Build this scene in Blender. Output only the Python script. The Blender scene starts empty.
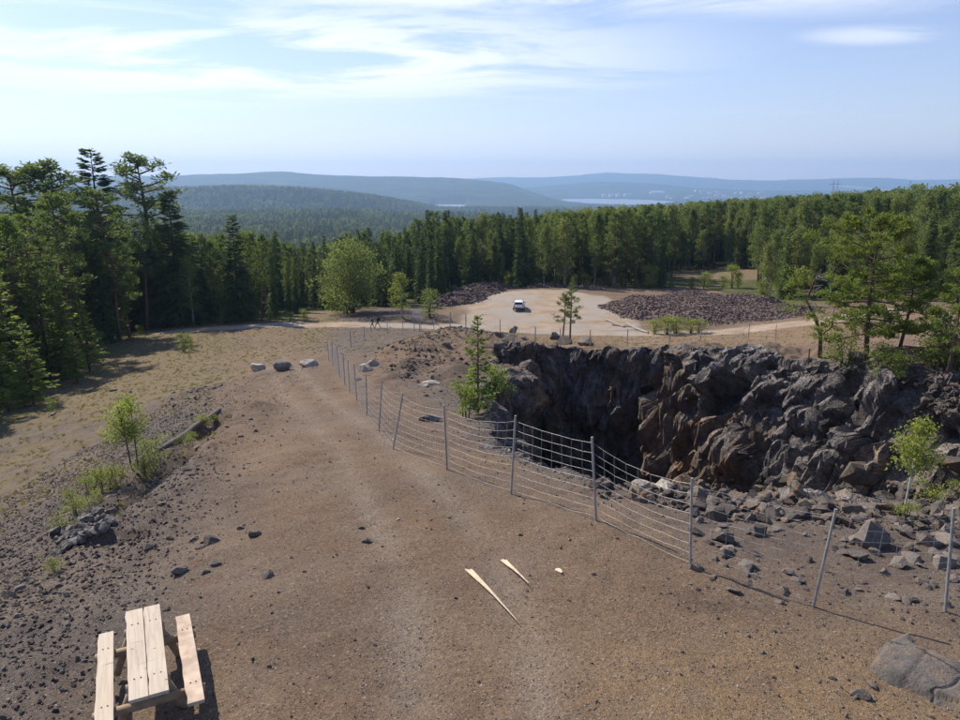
import bpy, bmesh, math, random
import numpy as np
from mathutils import Vector, Matrix
R = math.radians
sc = bpy.context.scene
col = sc.collection

# ------------------------------------------------------------------ camera, sky, sun, exposure
PITCH = R(13.6); FPX = 721.0
cam_d = bpy.data.cameras.new('camera'); cam = bpy.data.objects.new('camera', cam_d); col.objects.link(cam)
cam.location = (0, 0, 20); cam.rotation_euler = (R(90) - PITCH, 0, 0)
cam_d.sensor_width = 36; cam_d.lens = 36 * FPX / 960; cam_d.clip_start = .1; cam_d.clip_end = 90000
sc.camera = cam

SUN_EL = R(43); SUN_AZ = R(49)          # azimuth measured from +Y towards -X (front left)
sun_dir = Vector((-math.sin(SUN_AZ) * math.cos(SUN_EL), math.cos(SUN_AZ) * math.cos(SUN_EL), math.sin(SUN_EL)))
world = bpy.data.worlds.new('World'); sc.world = world; world.use_nodes = True
wn = world.node_tree.nodes; wl = world.node_tree.links; wn.clear()
def N(t, kind, **kw):
    n = t.new(kind)
    for k, v in kw.items(): setattr(n, k, v)
    return n
wo = N(wn, 'ShaderNodeOutputWorld'); bg = N(wn, 'ShaderNodeBackground'); bg.inputs['Strength'].default_value = .108
sky = N(wn, 'ShaderNodeTexSky', sky_type='NISHITA', sun_disc=False)
sky.sun_elevation = SUN_EL; sky.sun_rotation = -SUN_AZ; sky.altitude = 250
sky.air_density = 1.15; sky.dust_density = .25; sky.ozone_density = 3.5
# thin high cloud: direction mapped on to a flat sheet overhead, noise on that sheet
tc = N(wn, 'ShaderNodeTexCoord'); sp = N(wn, 'ShaderNodeSeparateXYZ'); wl.new(tc.outputs['Generated'], sp.inputs[0])
zz = N(wn, 'ShaderNodeMath', operation='MAXIMUM'); wl.new(sp.outputs['Z'], zz.inputs[0]); zz.inputs[1].default_value = .02
za = N(wn, 'ShaderNodeMath', operation='ADD'); wl.new(zz.outputs[0], za.inputs[0]); za.inputs[1].default_value = .05
dv = [N(wn, 'ShaderNodeMath', operation='DIVIDE') for _ in range(2)]
for q, a in zip(dv, 'XY'): wl.new(sp.outputs[a], q.inputs[0]); wl.new(za.outputs[0], q.inputs[1])
cb = N(wn, 'ShaderNodeCombineXYZ'); wl.new(dv[0].outputs[0], cb.inputs[0]); wl.new(dv[1].outputs[0], cb.inputs[1])
def cloud(scale, loc, lo, hi, detail=9, dist=.6, rot=.25, st=(.55, 1, 1)):
    mp = N(wn, 'ShaderNodeMapping'); wl.new(cb.outputs[0], mp.inputs[0])
    mp.inputs['Location'].default_value = loc; mp.inputs['Rotation'].default_value = (0, 0, rot); mp.inputs['Scale'].default_value = st
    no = N(wn, 'ShaderNodeTexNoise'); wl.new(mp.outputs[0], no.inputs['Vector'])
    no.inputs['Scale'].default_value = scale; no.inputs['Detail'].default_value = detail
    no.inputs['Roughness'].default_value = .62; no.inputs['Distortion'].default_value = dist
    mr = N(wn, 'ShaderNodeMapRange', interpolation_type='SMOOTHSTEP'); wl.new(no.outputs['Fac'], mr.inputs[0])
    mr.inputs[1].default_value = lo; mr.inputs[2].default_value = hi
    return mr.outputs[0]
def wm(op, a, b):
    m = N(wn, 'ShaderNodeMath', operation=op, use_clamp=True)
    for i, v in enumerate((a, b)):
        if isinstance(v, (int, float)): m.inputs[i].default_value = v
        else: wl.new(v, m.inputs[i])
    return m.outputs[0]
def bank(cx, cy, rx, ry):
    mp = N(wn, 'ShaderNodeMapping', vector_type='POINT'); wl.new(cb.outputs[0], mp.inputs[0])
    mp.inputs['Location'].default_value = (-cx / rx, -cy / ry, 0); mp.inputs['Scale'].default_value = (1 / rx, 1 / ry, 0)
    ln = N(wn, 'ShaderNodeVectorMath', operation='LENGTH'); wl.new(mp.outputs[0], ln.inputs[0])
    mr = N(wn, 'ShaderNodeMapRange', interpolation_type='SMOOTHSTEP'); wl.new(ln.outputs['Value'], mr.inputs[0])
    mr.inputs[1].default_value = 1.0; mr.inputs[2].default_value = .15
    return mr.outputs[0]
c1 = cloud(1.25, (3.1, 1.7, 0), .38, .57)
bk = wm('MAXIMUM', wm('MAXIMUM', bank(-1.3, 4.9, 3.4, 2.2), bank(.3, 3.3, 2.6, .75)), wm('MULTIPLY', bank(2.05, 4.1, .5, .3), .55))
c2 = cloud(.5, (8.3, 4.1, 0), .55, .85)
cl = wm('MAXIMUM', wm('MULTIPLY', c1, bk), wm('MULTIPLY', c2, .5))
mixc = N(wn, 'ShaderNodeMixRGB'); wl.new(wm('MULTIPLY', cl, .85), mixc.inputs[0]); tint = N(wn, 'ShaderNodeMixRGB', blend_type='MULTIPLY'); tint.inputs[0].default_value = 1; wl.new(sky.outputs[0], tint.inputs[1]); tint.inputs[2].default_value = (1.16, .98, 1.04, 1); wl.new(tint.outputs[0], mixc.inputs[1])
mixc.inputs[2].default_value = (9.0, 8.9, 8.9, 1)
wl.new(mixc.outputs[0], bg.inputs['Color']); wl.new(bg.outputs[0], wo.inputs[0])

sd = bpy.data.lights.new('sun', 'SUN'); sd.energy = 5.0; sd.angle = R(.53); sd.color = (1, .915, .78)
sun = bpy.data.objects.new('sun', sd); col.objects.link(sun)
sun.rotation_euler = (-sun_dir).to_track_quat('-Z', 'Y').to_euler(); sun.location = (0, 0, 60)
vs = sc.view_settings
vs.view_transform = 'Standard'; vs.look = 'None'; vs.exposure = 0.46; vs.gamma = 1; vs.use_curve_mapping = False
sc.cycles.max_bounces = 6; sc.cycles.diffuse_bounces = 3; sc.cycles.glossy_bounces = 2
sc.cycles.transmission_bounces = 3; sc.cycles.volume_bounces = 1; sc.cycles.transparent_max_bounces = 4
sc.cycles.use_adaptive_sampling = True; sc.cycles.adaptive_threshold = .02

# ------------------------------------------------------------------ helpers
C0 = np.array([0, 0, 20.])
def ray(px, py):
    x = (px - 480) / FPX; y = -(py - 360) / FPX
    return np.array([x, math.cos(PITCH) + y * math.sin(PITCH), -math.sin(PITCH) + y * math.cos(PITCH)])
def atz(px, py, z):
    d = ray(px, py); return C0 + d * ((z - 20) / d[2])
def aty(px, py, Y):
    d = ray(px, py); return C0 + d * (Y / d[1])

def hsh(ix, iy, iz, seed):
    with np.errstate(over='ignore'):
        h = (ix.astype(np.int64).astype(np.uint32) * np.uint32(374761393) ^ iy.astype(np.int64).astype(np.uint32) * np.uint32(668265263)
             ^ iz.astype(np.int64).astype(np.uint32) * np.uint32(2246822519)) + np.uint32((seed * 3266489917) & 0xffffffff)
        h = (h ^ (h >> np.uint32(15))) * np.uint32(2246822519)
        h = (h ^ (h >> np.uint32(13))) * np.uint32(3266489917)
        h = h ^ (h >> np.uint32(16))
    return h.astype(np.float64) / 4294967295.0
def vn2(x, y, seed=0):
    ix = np.floor(x); iy = np.floor(y); fx = x - ix; fy = y - iy
    fx = fx * fx * (3 - 2 * fx); fy = fy * fy * (3 - 2 * fy); z = np.zeros_like(ix)
    a = hsh(ix, iy, z, seed); b = hsh(ix + 1, iy, z, seed); c = hsh(ix, iy + 1, z, seed); d = hsh(ix + 1, iy + 1, z, seed)
    return (a + (b - a) * fx) * (1 - fy) + (c + (d - c) * fx) * fy
def fbm(x, y, sc_, seed=0, oct=4, rough=.5):
    s = 0; a = 1; t = 0; x = np.asarray(x, float) / sc_; y = np.asarray(y, float) / sc_
    for o in range(oct):
        s = s + a * (vn2(x * 2 ** o + 7.3 * o, y * 2 ** o - 3.1 * o, seed + o) - .5); t += a; a *= rough
    return s / t * 2
def blocks(P, seed):
    """nearest jittered 3-D cell: three random values for the cell and the offset from its centre"""
    ic = np.floor(P); best = np.full(len(P), 1e9); cell = np.zeros_like(P); off = np.zeros_like(P); sec = np.full(len(P), 1e9)
    for dx in (-1, 0, 1):
        for dy in (-1, 0, 1):
            for dz in (-1, 0, 1):
                q = ic + (dx, dy, dz)
                f = np.stack([hsh(q[:, 0], q[:, 1], q[:, 2], seed + k) for k in range(3)], 1)
                o = P - q - f; d = (o * o).sum(1); m = d < best
                sec = np.where(m, best, np.minimum(sec, d)); best = np.where(m, d, best); cell[m] = q[m]; off[m] = o[m]
    rnd = np.stack([hsh(cell[:, 0], cell[:, 1], cell[:, 2], seed + 10 + k) for k in range(4)], 1)
    return rnd, off, np.sqrt(sec) - np.sqrt(best)
def sstep(a, b, x):
    t = np.clip((x - a) / (b - a), 0, 1); return t * t * (3 - 2 * t)
def pdist(poly, X, Y):
    """signed distance to a polygon, positive inside"""
    poly = np.array(poly, float); d = np.full(X.shape, 1e9); ins = np.zeros(X.shape, bool)
    for (ax, ay), (bx, by) in zip(poly, np.roll(poly, -1, 0)):
        ex, ey = bx - ax, by - ay; t = np.clip(((X - ax) * ex + (Y - ay) * ey) / (ex * ex + ey * ey), 0, 1)
        d = np.minimum(d, np.hypot(X - ax - t * ex, Y - ay - t * ey))
        ins ^= ((ay > Y) != (by > Y)) & (X < (bx - ax) * (Y - ay) / (by - ay + 1e-12) + ax)
    return np.where(ins, d, -d)
def ldist(line, X, Y):
    d = np.full(X.shape, 1e9)
    for (ax, ay), (bx, by) in zip(line[:-1], line[1:]):
        ex, ey = bx - ax, by - ay; t = np.clip(((X - ax) * ex + (Y - ay) * ey) / (ex * ex + ey * ey), 0, 1)
        d = np.minimum(d, np.hypot(X - ax - t * ex, Y - ay - t * ey))
    return d

def mesh_np(name, V, F, smooth=True, attrs=None):
    me = bpy.data.meshes.new(name); V = np.asarray(V, np.float32); F = np.asarray(F, np.int32); k = F.shape[1]
    me.vertices.add(len(V)); me.vertices.foreach_set('co', V.ravel())
    me.loops.add(F.size); me.loops.foreach_set('vertex_index', F.ravel())
    me.polygons.add(len(F)); me.polygons.foreach_set('loop_start', np.arange(len(F), dtype=np.int32) * k)
    me.polygons.foreach_set('loop_total', np.full(len(F), k, np.int32))
    me.polygons.foreach_set('use_smooth', np.full(len(F), smooth, bool))
    for n, a in (attrs or {}).items():
        at = me.attributes.new(n, 'FLOAT', 'POINT'); at.data.foreach_set('value', np.asarray(a, np.float32))
    me.update(calc_edges=True); return me
def link(name, me, mat=None, parent=None, loc=None):
    o = bpy.data.objects.new(name, me); col.objects.link(o)
    if mat and me is not None and not me.materials: me.materials.append(mat)
    elif mat and me is not None and me.materials[0] != mat: o.material_slots[0].link = 'OBJECT'; o.material_slots[0].material = mat
    if parent: o.parent = parent
    if loc is not None: o.location = loc
    return o
def tag(o, label=None, cat=None, group=None, kind=None):
    if label: o['label'] = label
    if cat: o['category'] = cat
    if group: o['group'] = group
    if kind: o['kind'] = kind
    return o
def empty(name, loc=(0, 0, 0), rz=0):
    o = bpy.data.objects.new(name, None); col.objects.link(o); o.location = loc; o.rotation_euler = (0, 0, rz)
    o.empty_display_size = .3; return o

class MB:
    def __init__(s): s.v = []; s.f = []
    def add(s, V, F):
        b = len(s.v); s.v += [tuple(p) for p in V]; s.f += [tuple(i + b for i in f) for f in F]; return s
    def box(s, lo, hi, M=None):
        V = [Vector((x, y, z)) for x in (lo[0], hi[0]) for y in (lo[1], hi[1]) for z in (lo[2], hi[2])]
        if M: V = [M @ p for p in V]
        return s.add(V, [(0, 1, 3, 2), (4, 6, 7, 5), (0, 4, 5, 1), (2, 3, 7, 6), (0, 2, 6, 4), (1, 5, 7, 3)])
    def tube(s, P, rad, n=6, cap=True):
        P = [Vector(p) for p in P]; rad = rad if hasattr(rad, '__len__') else [rad] * len(P); V = []; F = []
        for i, p in enumerate(P):
            t = (P[min(i + 1, len(P) - 1)] - P[max(i - 1, 0)]).normalized()
            u = t.cross(Vector((0, 0, 1)) if abs(t.z) < .9 else Vector((1, 0, 0))).normalized(); w = t.cross(u)
            V += [p + (u * math.cos(2 * math.pi * k / n) + w * math.sin(2 * math.pi * k / n)) * rad[i] for k in range(n)]
        for i in range(len(P) - 1):
            F += [(i * n + k, i * n + (k + 1) % n, (i + 1) * n + (k + 1) % n, (i + 1) * n + k) for k in range(n)]
        if cap: F += [tuple(range(n))[::-1], tuple(range((len(P) - 1) * n, len(P) * n))]
        return s.add(V, F)
    def mesh(s, name, smooth=False):
        me = bpy.data.meshes.new(name); me.from_pydata(s.v, [], s.f); me.update()
        if smooth: me.polygons.foreach_set('use_smooth', np.ones(len(me.polygons), bool))
        return me
    def build(s, name, mat, parent=None, smooth=False): return link(name, s.mesh(name, smooth), mat, parent)

# ------------------------------------------------------------------ materials
class MT:
    def __init__(s, name, rough=.9, spec=.3):
        s.m = bpy.data.materials.new(name); s.m.use_nodes = True; s.n = s.m.node_tree.nodes; s.l = s.m.node_tree.links
        s.b = s.n['Principled BSDF']; s.b.inputs['Roughness'].default_value = rough; s.b.inputs['Specular IOR Level'].default_value = spec
        s.pos = None
    def put(s, i, v):
        if hasattr(v, 'links') or hasattr(v, 'is_output'): s.l.new(v, i)
        elif isinstance(v, tuple) and len(v) == 3 and i.type == 'RGBA': i.default_value = (*v, 1)
        else: i.default_value = v
    def P(s):
        if s.pos is None: s.pos = s.n.new('ShaderNodeNewGeometry').outputs['Position']
        return s.pos
    def O(s): return s.n.new('ShaderNodeTexCoord').outputs['Object']
    def noise(s, scale, detail=4, rough=.55, vec=None, dist=0, col=False):
        n = s.n.new('ShaderNodeTexNoise'); s.l.new(vec or s.P(), n.inputs['Vector'])
        n.inputs['Scale'].default_value = scale; n.inputs['Detail'].default_value = detail; n.inputs['Roughness'].default_value = rough
        n.inputs['Distortion'].default_value = dist; return n.outputs['Color' if col else 'Fac']
    def voro(s, scale, vec=None, feature='F1', out='Color', rnd=1):
        n = s.n.new('ShaderNodeTexVoronoi'); n.feature = feature; s.l.new(vec or s.P(), n.inputs['Vector'])
        n.inputs['Scale'].default_value = scale; n.inputs['Randomness'].default_value = rnd; return n.outputs[out]
    def ramp(s, f, stops):
        n = s.n.new('ShaderNodeValToRGB'); s.l.new(f, n.inputs[0]); e = n.color_ramp.elements
        while len(e) < len(stops): e.new(.5)
        for q, (p, c) in zip(e, stops): q.position = p; q.color = (*c, 1) if hasattr(c, '__len__') else (c, c, c, 1)
        return n.outputs[0]
    def mr(s, f, a, b, c=0., d=1.):
        n = s.n.new('ShaderNodeMapRange'); s.l.new(f, n.inputs[0])
        for i, v in enumerate((a, b, c, d)): n.inputs[i + 1].default_value = v
        return n.outputs[0]
    def mix(s, f, a, b, mode='MIX'):
        n = s.n.new('ShaderNodeMixRGB'); n.blend_type = mode; s.put(n.inputs[0], f); s.put(n.inputs[1], a); s.put(n.inputs[2], b); return n.outputs[0]
    def math(s, op, a, b=0., clamp=False):
        n = s.n.new('ShaderNodeMath'); n.operation = op; n.use_clamp = clamp; s.put(n.inputs[0], a); s.put(n.inputs[1], b); return n.outputs[0]
    def attr(s, name): n = s.n.new('ShaderNodeAttribute'); n.attribute_name = name; return n.outputs['Fac']
    def rnd(s): return s.n.new('ShaderNodeObjectInfo').outputs['Random']
    def bump(s, h, dist, st=1.):
        n = s.n.new('ShaderNodeBump'); n.inputs['Strength'].default_value = st; n.inputs['Distance'].default_value = dist
        s.l.new(h, n.inputs['Height']); s.l.new(n.outputs[0], s.b.inputs['Normal']); return n
    def color(s, c): s.put(s.b.inputs['Base Color'], c); return s
def plain(name, c, rough=.6, metal=0., spec=.4, var=.15, vs_=9.):
    m = MT(name, rough, spec); m.b.inputs['Metallic'].default_value = metal
    n = m.noise(vs_, 5, vec=m.O()); k = m.mr(n, .3, .7, 1 - var, 1 + var)
    m.color(m.mix(1., c, k, 'MULTIPLY')); return m.m

# near ground: gravel with stones, dry grass, road, rock; masks are zones of what lies there
g = MT('gravel_ground', .95, .15)
big = g.noise(.16, 5); med = g.noise(.9, 5); fine = g.noise(14, 4)
st1 = g.voro(13); st2 = g.voro(42); st3 = g.voro(105)
grey = g.mix(g.mr(med, .35, .65), (.098, .081, .070), (.145, .118, .098))
brown = g.mix(g.mr(g.noise(.5, 4), .35, .65), (.158, .105, .068), (.20, .14, .092))
base = g.mix(g.mr(g.math('ADD', big, g.attr('brown')), .45, 1.1), grey, brown)
base = g.mix(g.math('MULTIPLY', g.attr('ochre'), g.mr(g.noise(1.3, 5), .25, .6)), base, (.235, .158, .088))
base = g.mix(g.math('MULTIPLY', g.attr('damp'), g.mr(g.noise(2.5, 6, .65), .35, .6, 0, .75)), base, (.095, .066, .046))
base = g.mix(g.mr(g.noise(.55, 7, .68), .52, .70, 0, .5), base, (.192, .15, .117))
base = g.mix(g.math('MULTIPLY', g.attr('rut'), g.mr(g.noise(.4, 4), .35, .6, .15, .8)), base, (.225, .177, .135))
rustm = g.mr(g.noise(.75, 6, .65), .60, .74)
base = g.mix(g.math('MULTIPLY', rustm, .5), base, (.20, .098, .055))
def bw(c): return g.n.new('ShaderNodeRGBToBW'), c
def lum(c):
    n = g.n.new('ShaderNodeSeparateColor'); g.l.new(c, n.inputs[0]); return n.outputs[0]
spk = g.math('MULTIPLY', g.mr(lum(st2), 0, 1, .76, 1.2), g.mr(lum(st3), 0, 1, .74, 1.24))
spk = g.math('MULTIPLY', spk, g.mr(fine, .3, .7, .8, 1.2))
base = g.mix(1., base, spk, 'MULTIPLY')
base = g.mix(g.mr(lum(st2), .984, .994), base, (.30, .275, .25))
base = g.mix(g.mr(lum(st2), .05, .02), base, (.05, .042, .04))
dry = g.ramp(g.noise(2.2, 7, .65), [(.3, (.135, .105, .062)), (.5, (.20, .148, .090)), (.7, (.165, .145, .072))])
dry = g.mix(g.mr(g.noise(22, 3), .3, .7, 0, .6), dry, (.11, .09, .05))
gm = g.mr(g.math('ADD', g.attr('grass'), g.mr(g.noise(.7, 6, .65), .3, .7, -.35, .35)), .4, .62)
base = g.mix(gm, base, dry)
road = g.mix(g.mr(g.noise(.35, 5), .35, .65), (.27, .195, .132), (.37, .29, .215))
road = g.mix(1., road, g.mr(lum(st1), 0, 1, .86, 1.12), 'MULTIPLY')
wv = g.mix(g.mr(g.noise(.12, 3), .4, .62), road, (.31, .275, .24))
base = g.mix(g.attr('road'), base, wv)
ff = g.ramp(g.noise(.5, 7, .65), [(.3, (.035, .05, .018)), (.5, (.075, .085, .03)), (.68, (.12, .10, .05))])
base = g.mix(g.attr('forest'), base, ff)
hgt = g.math('ADD', g.math('MULTIPLY', g.voro(60, out='Distance'), -.25), g.math('MULTIPLY', g.noise(30, 4, .7), .7))
hgt = g.math('ADD', hgt, g.noise(3.5, 8, .68))
g.bump(hgt, .055, .9); g.color(base); M_GROUND = g.m

rk = MT('quarry_rock', .82, .28)
rv = rk.noise(.22, 6, .6); rb = rk.noise(1.6, 8, .66)
blk = rk.n.new('ShaderNodeSeparateColor'); rk.l.new(rk.voro(1.5), blk.inputs[0])
dark = rk.ramp(rb, [(.28, (.048, .043, .041)), (.5, (.138, .121, .113)), (.72, (.25, .228, .213))])
dark = rk.mix(1., dark, rk.mr(rk.attr('blk'), .15, .85, .5, 1.6), 'MULTIPLY')
rust = rk.ramp(rk.noise(1.7, 6, .6), [(.3, (.09, .052, .032)), (.5, (.185, .115, .066)), (.7, (.27, .19, .12))])
rm = rk.mr(rk.math('ADD', rk.noise(.45, 7, .65), rk.attr('rust')), .56, .84)
c = rk.mix(rm, dark, rust)
c = rk.mix(rk.mr(rk.noise(.55, 4, .5, dist=1.2), .685, .72), c, (.26, .205, .135))
c = rk.mix(rk.math('MULTIPLY', rk.attr('scar'), rk.mr(rk.noise(1.1, 5, .6, dist=.8), .42, .56)), c, (.36, .27, .17))
gravel = rk.mix(1., rk.mix(rk.mr(rk.noise(.8, 4), .35, .65), (.092, .076, .066), (.140, .110, .088)), rk.mr(rk.voro(24), 0, 1, .55, 1.45), 'MULTIPLY')
c = rk.mix(rk.attr('gravel'), c, gravel)
c = rk.mix(1., c, rk.mr(rk.noise(24, 4), .3, .7, .75, 1.25), 'MULTIPLY')
rk.color(c)
vr = rk.n.new('ShaderNodeMapping'); rk.l.new(rk.P(), vr.inputs[0]); vr.inputs['Rotation'].default_value = (.5, .4, .3); vr.inputs['Scale'].default_value = (1, 1, 2.2)
rk.bump(rk.math('ADD', rk.math('ADD', rk.mr(rk.voro(2.6, vr.outputs[0], 'DISTANCE_TO_EDGE', 'Distance'), 0, .05, -.5, 0), rk.math('ADD', rk.mr(rk.voro(1.1, vr.outputs[0], 'DISTANCE_TO_EDGE', 'Distance'), 0, .04, -.9, 0), rk.math('MULTIPLY', rk.voro(3.7, vr.outputs[0]), 1.3))), rk.math('MULTIPLY', rk.noise(9, 7, .65), .7)), .12, 1.)
M_ROCK = rk.m

st = MT('loose_stone', .85, .25)
sn = st.noise(5, 6, vec=st.O()); si = st.rnd()
stc = st.mix(si, (.058, .050, .044), (.165, .136, .112))
stc = st.mix(st.mr(st.noise(1.6, 4), .52, .68), stc, (.17, .11, .07))
st.color(st.mix(1., stc, st.mr(sn, .3, .7, .6, 1.4), 'MULTIPLY')); st.bump(sn, .03, .8); M_STONE = st.m
sp_ = MT('pale_stone', .85, .25)
sn = sp_.noise(4, 7, vec=sp_.O()); sp_.color(sp_.ramp(sn, [(.3, (.20, .17, .14)), (.5, (.33, .29, .24)), (.7, (.42, .38, .32))])); sp_.bump(sn, .05, .8); M_PALE = sp_.m
gs = MT('ground_stone', .85, .25); gn_ = gs.noise(6, 6, vec=gs.O()); gs.color(gs.mix(1., gs.mix(gs.rnd(), (.075, .063, .055), (.18, .15, .127)), gs.mr(gn_, .3, .7, .7, 1.3), 'MULTIPLY')); gs.bump(gn_, .03, .8); M_GSTONE = gs.m
db = MT('dark_boulder', .85, .25)
sn = db.noise(3, 7, vec=db.O()); db.color(db.ramp(sn, [(.3, (.07, .065, .06)), (.52, (.16, .145, .13)), (.7, (.26, .235, .20))])); db.bump(sn, .05, .8); M_DARKB = db.m
hp = MT('waste_rock', .9, .2)
hc = hp.mix(hp.rnd(), (.085, .06, .054), (.19, .142, .122)); hp.color(hp.mix(1., hc, hp.mr(hp.noise(3, 5), .3, .7, .7, 1.3), 'MULTIPLY')); M_HEAP = hp.m

def foliage(name, a, b, tr=.35, hi=None):
    m = MT(name, .6, .25); n = m.noise(.8, 4); f = m.math('ADD', m.math('MULTIPLY', m.rnd(), .6), m.mr(n, .3, .7, 0, .4))
    c = m.mix(f, a, b); fine = m.noise(9, 3); c = m.mix(1., c, m.mr(fine, .3, .7, .7, 1.3), 'MULTIPLY'); m.color(c)
    t = m.n.new('ShaderNodeBsdfTranslucent'); m.l.new(m.mix(1., c, hi or (1.35, 1.45, .7), 'MULTIPLY'), t.inputs[0])
    mx = m.n.new('ShaderNodeMixShader'); mx.inputs[0].default_value = tr
    m.l.new(m.b.outputs[0], mx.inputs[1]); m.l.new(t.outputs[0], mx.inputs[2]); m.l.new(mx.outputs[0], m.n['Material Output'].inputs[0]); return m.m
M_SPRUCE = foliage('spruce_needles', (.062, .098, .038), (.112, .148, .055), .45)
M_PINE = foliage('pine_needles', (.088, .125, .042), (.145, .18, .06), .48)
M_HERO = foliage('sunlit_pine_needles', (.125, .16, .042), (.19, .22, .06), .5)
M_YOUNG = foliage('young_pine_needles', (.16, .21, .05), (.21, .25, .07), .5)
M_BIRCH = foliage('broad_leaves', (.125, .165, .058), (.20, .225, .09), .48)
M_ASPEN = foliage('aspen_leaves', (.10, .14, .05), (.215, .225, .08), .48)
M_SHRUB = foliage('shrub_leaves', (.20, .235, .06), (.27, .28, .085), .5)
M_DRYG = foliage('dry_grass', (.26, .20, .11), (.23, .20, .09), .3)
M_BARK = plain('bark', (.085, .066, .052), .95, vs_=6, var=.4)
M_PBARK = plain('pine_bark', (.115, .07, .05), .95, vs_=6, var=.4)
M_BBARK = plain('birch_bark', (.36, .34, .31), .8, vs_=4, var=.4)
M_DEADW = plain('dead_wood', (.27, .25, .23), .9, vs_=6, var=.25)

# ------------------------------------------------------------------ terrain
CP = [(0,0,13.6),(0,8,13.2),(6,9,13.2),(-4,9,13.0),(-10,8,12.5),(10,9,13.2),(20,9,13),(35,8,12.5),(5.7,11,13),(7.9,10.8,13.05),(4,12.3,13),(2.4,14.2,13),
 (.7,15.9,12.8),(-.85,17.9,12.6),(-2.7,20.3,12.3),(-6,20,12.2),(-4.3,26,11.3),(-6,31,10.4),(-9,35,9.6),(-8,42,8.8),(-11.4,53,7),(-14,50,7.3),(-20,68,3.8),(-27,88,.8),
 (-11.7,31.7,9.9),(-9.6,17,11.7),(-11,24,10.7),(-15,30,8.8),(-13,18,10.2),(-18,25,7.8),(-25,40,5.2),(-30,50,4),(-19,45,6.7),(-26,60,3.5),(-35,51,3),(-45,70,1),
 (-42,88,.5),(-36,107,-.3),(-20,20,7.8),(-30,25,5),(-50,30,2),(-80,60,-2),(-20,8,9.2),(-40,5,5),(-15,5,11.5),
 (-36,103,0),(-20,104,0),(-5,102,0),(8,99,0),(20,97,.2),(31,96,.3),(-5,125,0),(10,140,.3),(18,120,.2),(5,115,0),
 (-4,60,6.6),(-2,70,5.6),(-1,45,8.9),(-3,35,10),(-7,60,5.6),(-1,80,3.1),(-1,30,10.8),(0,25,11.4),(-8,75,4),(-10,92,.9),
 (3,60,6.3),(8,66,5),(15,64,5.4),(8,80,2.8),(20,80,2.6),(21,57,7),(23,50,8.3),(24,43,9.8),(25,36,10.8),(28,30,11),(33,25,12),(33,45,9.6),(45,35,10.8),(40,22,12),(30,55,8),(30,70,4.5),(45,70,6),
 (60,60,7.5),(60,90,4),(45,100,1.5),(80,130,2),(100,200,1),(60,150,0),(150,300,2),(120,100,5),(150,150,4),
 (0,160,-2),(0,220,-8),(0,300,-13),(60,220,-3),(60,300,-6),(-60,160,-8),(-60,220,-14),(-60,300,-22),(-150,150,-12),(-150,300,-32),(-150,50,-8),
 (-150,-30,0),(0,-30,12),(150,-30,8),(150,50,8),(4,17.3,12.2),(2.2,19.5,11.9),(7,16,12.3),(.2,22.5,11.5),(12,14.5,12.5)]
CP = np.array(CP, float)
_K = np.hypot(CP[:, None, 0] - CP[None, :, 0], CP[:, None, 1] - CP[None, :, 1])
_A = np.block([[_K, np.c_[np.ones(len(CP)), CP[:, :2]]], [np.c_[np.ones(len(CP)), CP[:, :2]].T, np.zeros((3, 3))]])
_W = np.linalg.solve(_A, np.r_[CP[:, 2], 0, 0, 0])
def g_near(X, Y):
    z = _W[-3] + _W[-2] * X + _W[-1] * Y
    for (x, y, _), w in zip(CP, _W): z = z + w * np.sqrt((X - x) ** 2 + (Y - y) ** 2 + .5)
    return z
# far hills: each ridge is a lateral profile (pixel column, crest row read off the photograph) at a distance
RIDGES = [(3300, 620, [(-900,194),(-200,192),(0,193),(160,192),(230,190),(300,191.5),(370,199),(405,206),(430,216),(470,224),(560,226),(700,226),(1800,226)]),
 (5200, 650, [(-900,189),(0,189),(150,187),(260,184),(340,188),(400,198),(425,210),(600,216),(2000,216)]),
 (7600, 1500, [(-1500,180),(-300,178),(0,176),(160,177),(250,173.5),(290,171.5),(330,175),(460,178.5),(510,184),(550,198),(590,206),(1000,206),(2500,200)]),
 (10200, 1300, [(-2000,192),(450,192),(520,188),(590,182),(640,183),(690,188),(760,190),(900,191),(2500,190)]),
 (14500, 2200, [(-2500,176),(-400,176),(0,175),(160,176.5),(400,181),(480,177.5),(540,176),(600,173.5),(650,174.5),(710,179.5),(760,181),(850,178.5),(900,180.5),(960,179),(1300,176),(3000,176)])]
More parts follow.
